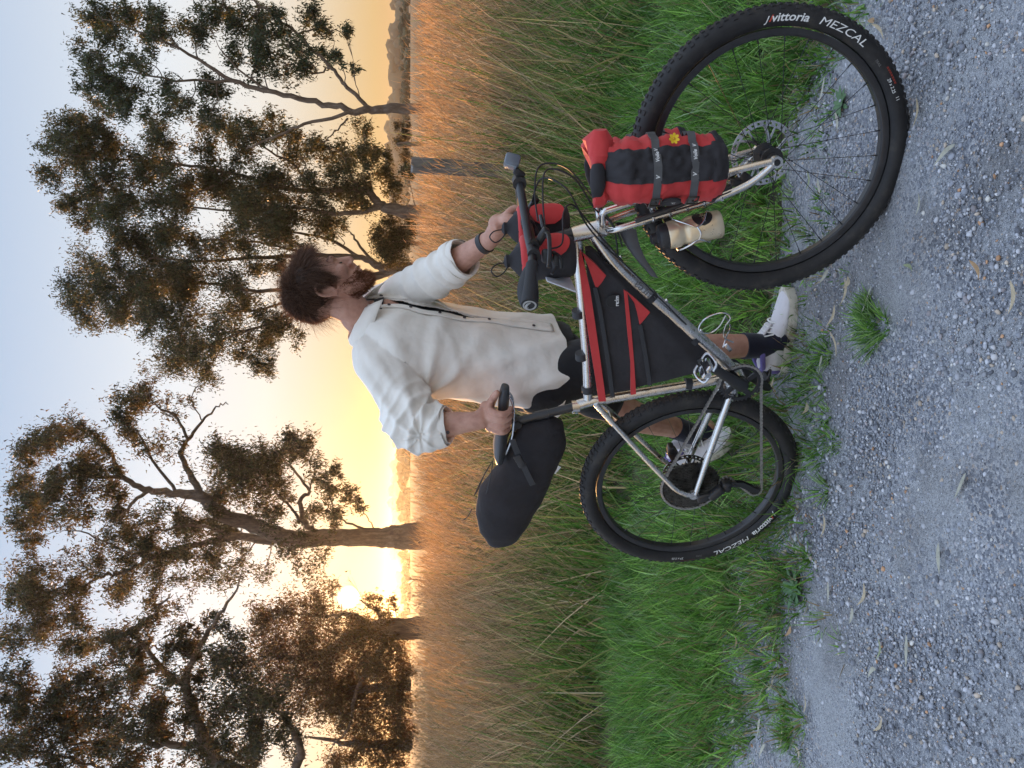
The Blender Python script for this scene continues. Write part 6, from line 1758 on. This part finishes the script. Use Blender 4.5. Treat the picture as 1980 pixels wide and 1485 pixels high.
disp += .008 * ridge(diag * 38 + 4.0 * n3(V, 6, 15)) * np.clip(.2 + n3(V, 5.5, 16), 0, 1)
disp += .004 * n3(V, 12, 7) + .0022 * n3(V, 34, 8) + .0012 * n3(V, 80, 12)
disp += .0035 * ridge(6 * n3(V, 14, 17) + 9) 
set_verts(sm, V + Nn * disp[:, None])
bm_ = bmesh.new(); bm_.from_mesh(sm)
def cut(co, no, keep_test=None):
    """trim what lies beyond the plane, only near co"""
    bmesh.ops.bisect_plane(bm_, geom=bm_.verts[:] + bm_.edges[:] + bm_.faces[:], plane_co=co, plane_no=no, dist=1e-5)
    dele = [f for f in bm_.faces if (f.calc_center_median() - co).dot(no) > 0 and (keep_test is None or keep_test(f.calc_center_median()))]
    bmesh.ops.delete(bm_, geom=dele, context='FACES')
hem_n = (-tdir + FWD * .05 + LEFT * .10).normalized()
cut(at(1068, 706, 2.95), hem_n, lambda c: c.z < 1.1)
cuffR_c, cuffR_d = elR.lerp(wrR, .47), (wrR - elR).normalized()
cut(cuffR_c, cuffR_d, lambda c: (c - cuffR_c).length < .13)
cuffL_c, cuffL_d = elL.lerp(wrL, .40), (wrL - elL).normalized()
cut(cuffL_c, cuffL_d, lambda c: (c - cuffL_c).length < .12)
cut(neck_b + tdir * .004, tdir, lambda c: (c - neck_b).length < .12)
# open front: remove the strip between the two plackets
f0 = (FWD - tdir * FWD.dot(tdir)).normalized(); l0 = tdir.cross(f0)
Htop = (neck_b - hemc).dot(tdir)
def tcoord(p):
    h = (p - hemc).dot(tdir)
    t = h / Htop
    axis_p = hemc + tdir * h
    k = [hemc, waist, chest, neck_b]; 
    # follow the trunk's own centre line
    hs = [(q - hemc).dot(tdir) for q in k]
    for a in range(3):
        if h <= hs[a + 1] or a == 2:
            s_ = (h - hs[a]) / max(hs[a + 1] - hs[a], 1e-6); axis_p = k[a].lerp(k[a + 1], s_); break
    d = p - axis_p
    return t, math.atan2(d.dot(l0), d.dot(f0))
def gap(t):
    """angles of the right and left placket edges at height t"""
    wdt = max(0.0, min((t - .34) / .30, 1.0)) ** .8
    a0 = math.radians(0 - 2 * wdt - (8 * max(0, t - .8) / .2)); a1 = math.radians(1.0 + 12 * wdt + 22 * max(0, t - .85) / .15)
    return a0, a1
def axis_at0(t):
    h = t * Htop; k = [hemc, waist, chest, neck_b]; hs = [(q - hemc).dot(tdir) for q in k]
    for a in range(3):
        if h <= hs[a + 1] or a == 2: return k[a].lerp(k[a + 1], (h - hs[a]) / max(hs[a + 1] - hs[a], 1e-6))
dele = []
for f in bm_.faces:
    c = f.calc_center_median(); t, a = tcoord(c)
    if .30 < t < 1.2 and abs(a) < 1.2 and (c - hemc).dot(f0) > 0:
        g = gap(t); ax_ = axis_at0(t); rd = c - ax_; rd -= tdir * rd.dot(tdir)
        ab = elL - shL; tt = max(0, min(1, (c - shL).dot(ab) / ab.dot(ab))); arm_d = (c - (shL + ab * tt)).length
        if g[0] < a < g[1] and rd.length < .175 and (arm_d > .084 or t < .60): dele.append(f)
bmesh.ops.delete(bm_, geom=dele, context='FACES')
bm_.to_mesh(sm); bm_.free()
sm.polygons.foreach_set('use_smooth', [True] * len(sm.polygons))
from mathutils.bvhtree import BVHTree
shirt_bvh = BVHTree.FromPolygons([tuple(v.co) for v in sm.vertices], [tuple(p.vertices) for p in sm.polygons])
def axis_at(t):
    h = t * Htop; k = [hemc, waist, chest, neck_b]; hs = [(q - hemc).dot(tdir) for q in k]
    for a in range(3):
        if h <= hs[a + 1] or a == 2: return k[a].lerp(k[a + 1], (h - hs[a]) / max(hs[a + 1] - hs[a], 1e-6))
def on_shirt(t, a, lift=.002):
    c = axis_at(t); d = f0 * math.cos(a) + l0 * math.sin(a)
    o_, nn_, i_, _ = shirt_bvh.ray_cast(c + d * .185, -d, .16)
    if o_ is None: return None
    return o_ + d * lift
shirt = link_mesh('shirt', sm, SHIRT, person)
mod = shirt.modifiers.new('thickness', 'SOLIDIFY'); mod.thickness = .0022; mod.offset = -1
# plackets: folded strips along both front edges, with buttons
def placket(side, width_a, name):
    rows = []
    for i in range(46):
        t = .06 + (.985 - .06) * i / 45; g = gap(t)
        if side < 0: a_in, a_out = g[0] + .006, g[0] - width_a
        else: a_in, a_out = g[1] - .006, g[1] + width_a
        row = []
        for q in range(5):
            p = None
            for da in (0, .03, -.03, .06, .1):
                p = on_shirt(t, a_in + (a_out - a_in) * q / 4 + (-da if side < 0 else da), .0035 - .0008 * abs(q - 2) + (.002 if side < 0 else 0))
                if p is not None: break
            row.append(p)
        if all(p is not None for p in row):
            if rows and max((row[q] - rows[-1][q]).length for q in range(5)) > .06 and i < 40: pass
            rows.append(row)
    # smooth along the edge
    for _ in range(3): rows = [rows[0]] + [[(rows[i - 1][q] + rows[i][q] * 2 + rows[i + 1][q]) / 4 for q in range(5)] for i in range(1, len(rows) - 1)] + [rows[-1]]
    m = MB(); add_rows(m, rows); o = m.build(name, SHIRT, person, angle=80)
    so = o.modifiers.new('t', 'SOLIDIFY'); so.thickness = .003; so.offset = 0
    return rows, o
rowsR, plR = placket(-1, .20, 'placket')
rowsL, plL = placket(1, .17, 'placket')
BTN = mat('dark_button', (.035, .025, .03), .35, var=.2)
def button(rows, par, frac, q=2.0, r=.0055):
    i = int(frac * (len(rows) - 1)); p = rows[i][int(q)]
    nrm = (rows[i][0] - rows[i][4]).cross(rows[min(i + 1, len(rows) - 1)][2] - rows[max(i - 1, 0)][2]).normalized()
    d = (p - axis_at(.5)); nrm = nrm if nrm.dot(d - tdir * d.dot(tdir)) > 0 else -nrm
    b_ = MB(frame_at(p + nrm * .003, tdir, nrm)); b_.lathe([(.0005, .0006), (r * .6, .0008), (r * .8, .0018), (r, .0012), (r, -.0005)], 16); b_.build('button', BTN, par)
for fr_ in (.97, .90, .78, .64, .50, .36, .12): button(rowsR, plR, fr_)
for fr_ in (.93, .82): button(rowsL, plL, fr_, 2, .006)
# collar: stands round the neck and folds over
col_ = MB(); rows = []
for i in range(41):
    a = math.radians(28 + 304 * i / 40)      # open at the front
    d = f0 * math.cos(a) + l0 * math.sin(a)
    fr_ = abs(i - 20) / 20
    base = neck_b + d * .070 + tdir * (-.010 - .02 * fr_ ** 2) + f0 * .004
    topp = neck_b + d * (.064 + .006 * fr_) + tdir * (.040 - .034 * fr_ ** 2)
    fold = neck_b + d * (.080 + .010 * fr_) + tdir * (.032 - .036 * fr_ ** 2)
    tipp = neck_b + d * (.112 + .020 * fr_ ** 3) + tdir * (-.024 - .032 * fr_ ** 3) + f0 * (.012 * fr_)
    rows.append([base, base.lerp(topp, .6), topp, fold, fold.lerp(tipp, .5) + d * .004, tipp])
add_rows(col_, rows); co = col_.build('collar', SHIRT, person, angle=80)
so = co.modifiers.new('t', 'SOLIDIFY'); so.thickness = .003
# rolled cuffs
def cuff(c, d, r, wav, seed, flap=False):
    rg2 = random.Random(seed); m = MB(); X = frame_at(c, V3((0, 0, 1)) - d * d.z, d); rings = []
    for s_, rr in ((-.030, .92), (-.027, 1.03), (-.012, 1.06), (.004, 1.05), (.010, 1.0), (.008, .93), (-.004, .90)):
        rings.append([X @ V3(((r * rr + wav * math.sin(3 * a + seed) + .002 * math.sin(7 * a)) * math.cos(a), (r * rr + wav * math.sin(3 * a + seed)) * math.sin(a), s_ + .006 * math.sin(2 * a + seed))) for a in [2 * math.pi * k / 32 for k in range(32)]])
    m.loft(rings, caps=False)
    return m.build('cuff', SHIRT, person, angle=80)
cf = cuff(cuffR_c - cuffR_d * .002, cuffR_d, .058, .003, 1)
cuff(cuffL_c - cuffL_d * .004, cuffL_d, .062, .003, 2); cuff(cuffL_c - cuffL_d * .032, cuffL_d, .066, .003, 3)
for px, py, Y in ((866, 836, 2.60),):
    b_ = MB(frame_at(at(px, py, Y), V3((0, 0, 1)), V3((-.1, -1, .1)))); b_.lathe([(.0005, .0006), (.004, .0018), (.0055, .0012), (.0055, -.002)], 14); b_.build('button', BTN, cf)
# T-shirt
tb_ = MB(); tb_.loft(torso_rings(-.015)[2:-1]); tee = link_mesh('t_shirt', voxel_union(tb_, .013, 4), TEE, person)
nk = MB(); nk.loft([[neck_b + (f0 * math.cos(a) + l0 * math.sin(a)) * r + tdir * h + f0 * .006 - tdir * (.016 * max(0, math.cos(a))) for a in [2 * math.pi * k / 36 for k in range(36)]] for r, h in ((.088, -.045), (.077, -.020), (.067, -.002), (.064, -.002), (.060, -.02))], caps=False); nk.build('t_shirt_neckband', TEE, tee)
# shorts
so_ = MB()
chain(so_, [hemc + tdir * .05, pelvis, pelvis - ZUP * .07], [.15, .168, .15], 24)
for hip, kn in ((hipR, knR), (hipL, knL)):
    chain(so_, [hip + ZUP * .02, hip.lerp(kn, .35), hip.lerp(kn, .62), hip.lerp(kn, .80)], [.115, .105, .095, .088], 22)
sho = voxel_union(so_, .008, 8)
V, Nn = verts_of(sho); set_verts(sho, V + Nn * (.005 * n3(V, 22, 21) + .003 * n3(V, 50, 22))[:, None])
link_mesh('shorts', sho, SHORTS, person)
# socks
NAVY = fabric('navy_sock', (.012, .013, .028), 1500, .9, .5, .25, .2, .2)
def sock(kn, an, foot, t0):
    m = MB(); a = kn.lerp(an, t0); P = [a, kn.lerp(an, .88), an, an.lerp(foot, .5) - ZUP * .008, foot]
    c = catmull(P, 4); m.tube(c, [.046, .044, .041, .045, .046], 18); return m.build('sock', NAVY, person)
sock(knR, anR, anR + V3((.035, -.01, -.06)), .80)
sock(knL, anL, anL + V3((.03, 0, -.05)), .72)
# shoes
CANVAS = mat('white_canvas', (.66, .64, .66), .85, var=.1, scale=25, bump=.4, bscale=700, dirt=((.30, .27, .23), 14.0, .60))
SOLE = mat('dirty_white_sole', (.58, .54, .46), .7, var=.15, scale=30, dirt=((.22, .17, .10), 20.0, .50))
PURPLE = fabric('violet_lining', (.16, .13, .36), 900, .85, .3, .2)
def shoe(X, label):
    """X: heel at the origin on the ground, x to the toe, z up"""
    secs = [(-.006, .018, .06), (.006, .031, .082), (.03, .036, .088), (.06, .037, .084), (.09, .039, .082), (.12, .043, .074), (.15, .048, .064), (.18, .050, .054), (.215, .048, .047), (.245, .040, .042), (.265, .027, .037), (.276, .010, .031)]
    up = MB(X); rings = []
    for x, w, h in secs:
        off = -.006 * math.sin(math.pi * x / .27)
        rings.append([(x, off + w * math.copysign(abs(math.cos(a)) ** .75, math.cos(a)) * (1 - .28 * max(0, math.sin(a))), .018 + (h - .018) * (.5 + .5 * math.sin(a)) if True else 0) for a in [2 * math.pi * k / 24 for k in range(24)]])
    up.loft(rings); u = up.build('shoe', CANVAS, person, angle=60)
    u['label'] = label
    so = MB(X); rings = []
    for x, w, h in [(-.012, .014, 0), (-.006, .028, 0), (.01, .037, 0), (.04, .040, 0), (.09, .041, 0), (.13, .046, 0), (.17, .052, 0), (.21, .051, 0), (.245, .043, 0), (.27, .028, 0), (.282, .012, 0)]:
        off = -.006 * math.sin(math.pi * max(x, 0) / .27); tz = .004 if x > .25 else 0
        rings.append([(x, off + w * .96, tz), (x, off + w, tz + .008), (x, off + w, .026 + tz), (x, off + w * .93, .031 + tz), (x, off - w * .93, .031 + tz), (x, off - w, .026 + tz), (x, off - w, .008 + tz), (x, off - w * .96, tz)])
    so.loft(rings); so.build('sole', SOLE, u, angle=30)
    tc = MB(X); tc.loft([[(x, -.006 + w * math.cos(a), z + .004 * math.cos(a)) for x, w, z in ()] or [(.006 + .0 * a, 0, 0)] for a in ()] or [[(.0, .0, .02), (.001, .0, .02), (.0, .001, .02)], [(.0, .0, .021), (.001, .0, .021), (.0, .001, .021)]])
    # ankle collar: padded violet rim
    col = MB(X); pts = [(.028 + .042 * math.cos(a) + .02, -.004 + .036 * math.sin(a), .083 + .010 * -math.cos(a) * -1 * .4 - .004 * math.cos(2 * a)) for a in [2 * math.pi * k / 24 for k in range(24)]]
    col.tube(pts, .0075, 8, loop=True); col.build('ankle_rim', PURPLE, u)
    hp = MB(X); hp.loft([[(-.008 + d, w, .03 + z) for d, w, z in ((.012, -.030, 0), (-.001, -.014, 0), (-.001, .014, 0), (.012, .030, 0))], [(-.008 + d, w, .03 + z) for d, w, z in ((.014, -.029, .03), (-.001, -.013, .045), (-.001, .013, .045), (.014, .029, .03))]], caps=False, closed_ring=False)
    hpo = hp.build('heel_panel', PURPLE, u); sm2 = hpo.modifiers.new('t', 'SOLIDIFY'); sm2.thickness = .004; sm2.offset = 0
    tg = MB(X); tg.loft([[(x, w, z) for w in (-ww, -.3 * ww, .3 * ww, ww)] for x, z, ww in ((.16, .062, .02), (.12, .082, .022), (.09, .100, .023), (.075, .112, .022), (.070, .117, .014))], caps=False, closed_ring=False)
    tgo = tg.build('tongue', CANVAS, u); sm3 = tgo.modifiers.new('t', 'SOLIDIFY'); sm3.thickness = .005
    tb2 = MB(X); tb2.rbox((.016, .024, .002), .0008, X=Matrix.Translation((.0775, 0, .1135)) @ Matrix.Rotation(math.radians(52), 4, 'Y')); tb2.build('tongue_label', PURPLE, u)
    lc = MB(X)
    for k in range(5):
        x = .10 + .016 * k; z = .0845 - .0068 * k + .004; w = .026 + .001 * k
        lc.tube(catmull([(x, -w - .003, z - .014), (x + .003, -.012, z + .003), (x + .008, .012, z + .003), (x + .01, w, z - .012)], 3), .0027, 6)
    for sg in (-1, 1):
        lc.tube(catmull([(.094, 0, .094), (.09, sg * .018, .104), (.10, sg * .036, .098), (.108, sg * .030, .086), (.098, sg * .004, .092)], 4), .0024, 6)
        lc.tube(catmull([(.094, 0, .094), (.115, sg * .022, .09), (.13, sg * .042, .064)], 4), .0022, 6)
    lc.build('laces', WHITE_PRINT, u)
    return u
hR, tR = on_ground(1524, 716), on_ground(1540, 560)
shoe(frame_at(hR + V3((0, 0, .004)), tR - hR, ZUP) @ Matrix.Diagonal((1.02, 1.08, 1.28, 1)), 'white canvas sneaker flat on the grass, nearer foot')
tL = on_ground(1436, 842); hL = at(1352, 886, 3.32)
dL = (tL + V3((0, 0, .02)) - hL).normalized()
shoe(frame_at(tL + V3((0, 0, .03)) - dL * .275, dL, ZUP + FWD * .3) @ Matrix.Diagonal((1, 1.05, 1.2, 1)), 'white canvas sneaker with the heel raised, farther foot')
# wristband
wbm = MB(); wc = elL.lerp(wrL, .86); wd = (wrL - elL).normalized(); wbm.tube([wc - wd * .009, wc + wd * .009], .0345, 20); wbm.build('wristband', BLACK_PLASTIC, person)
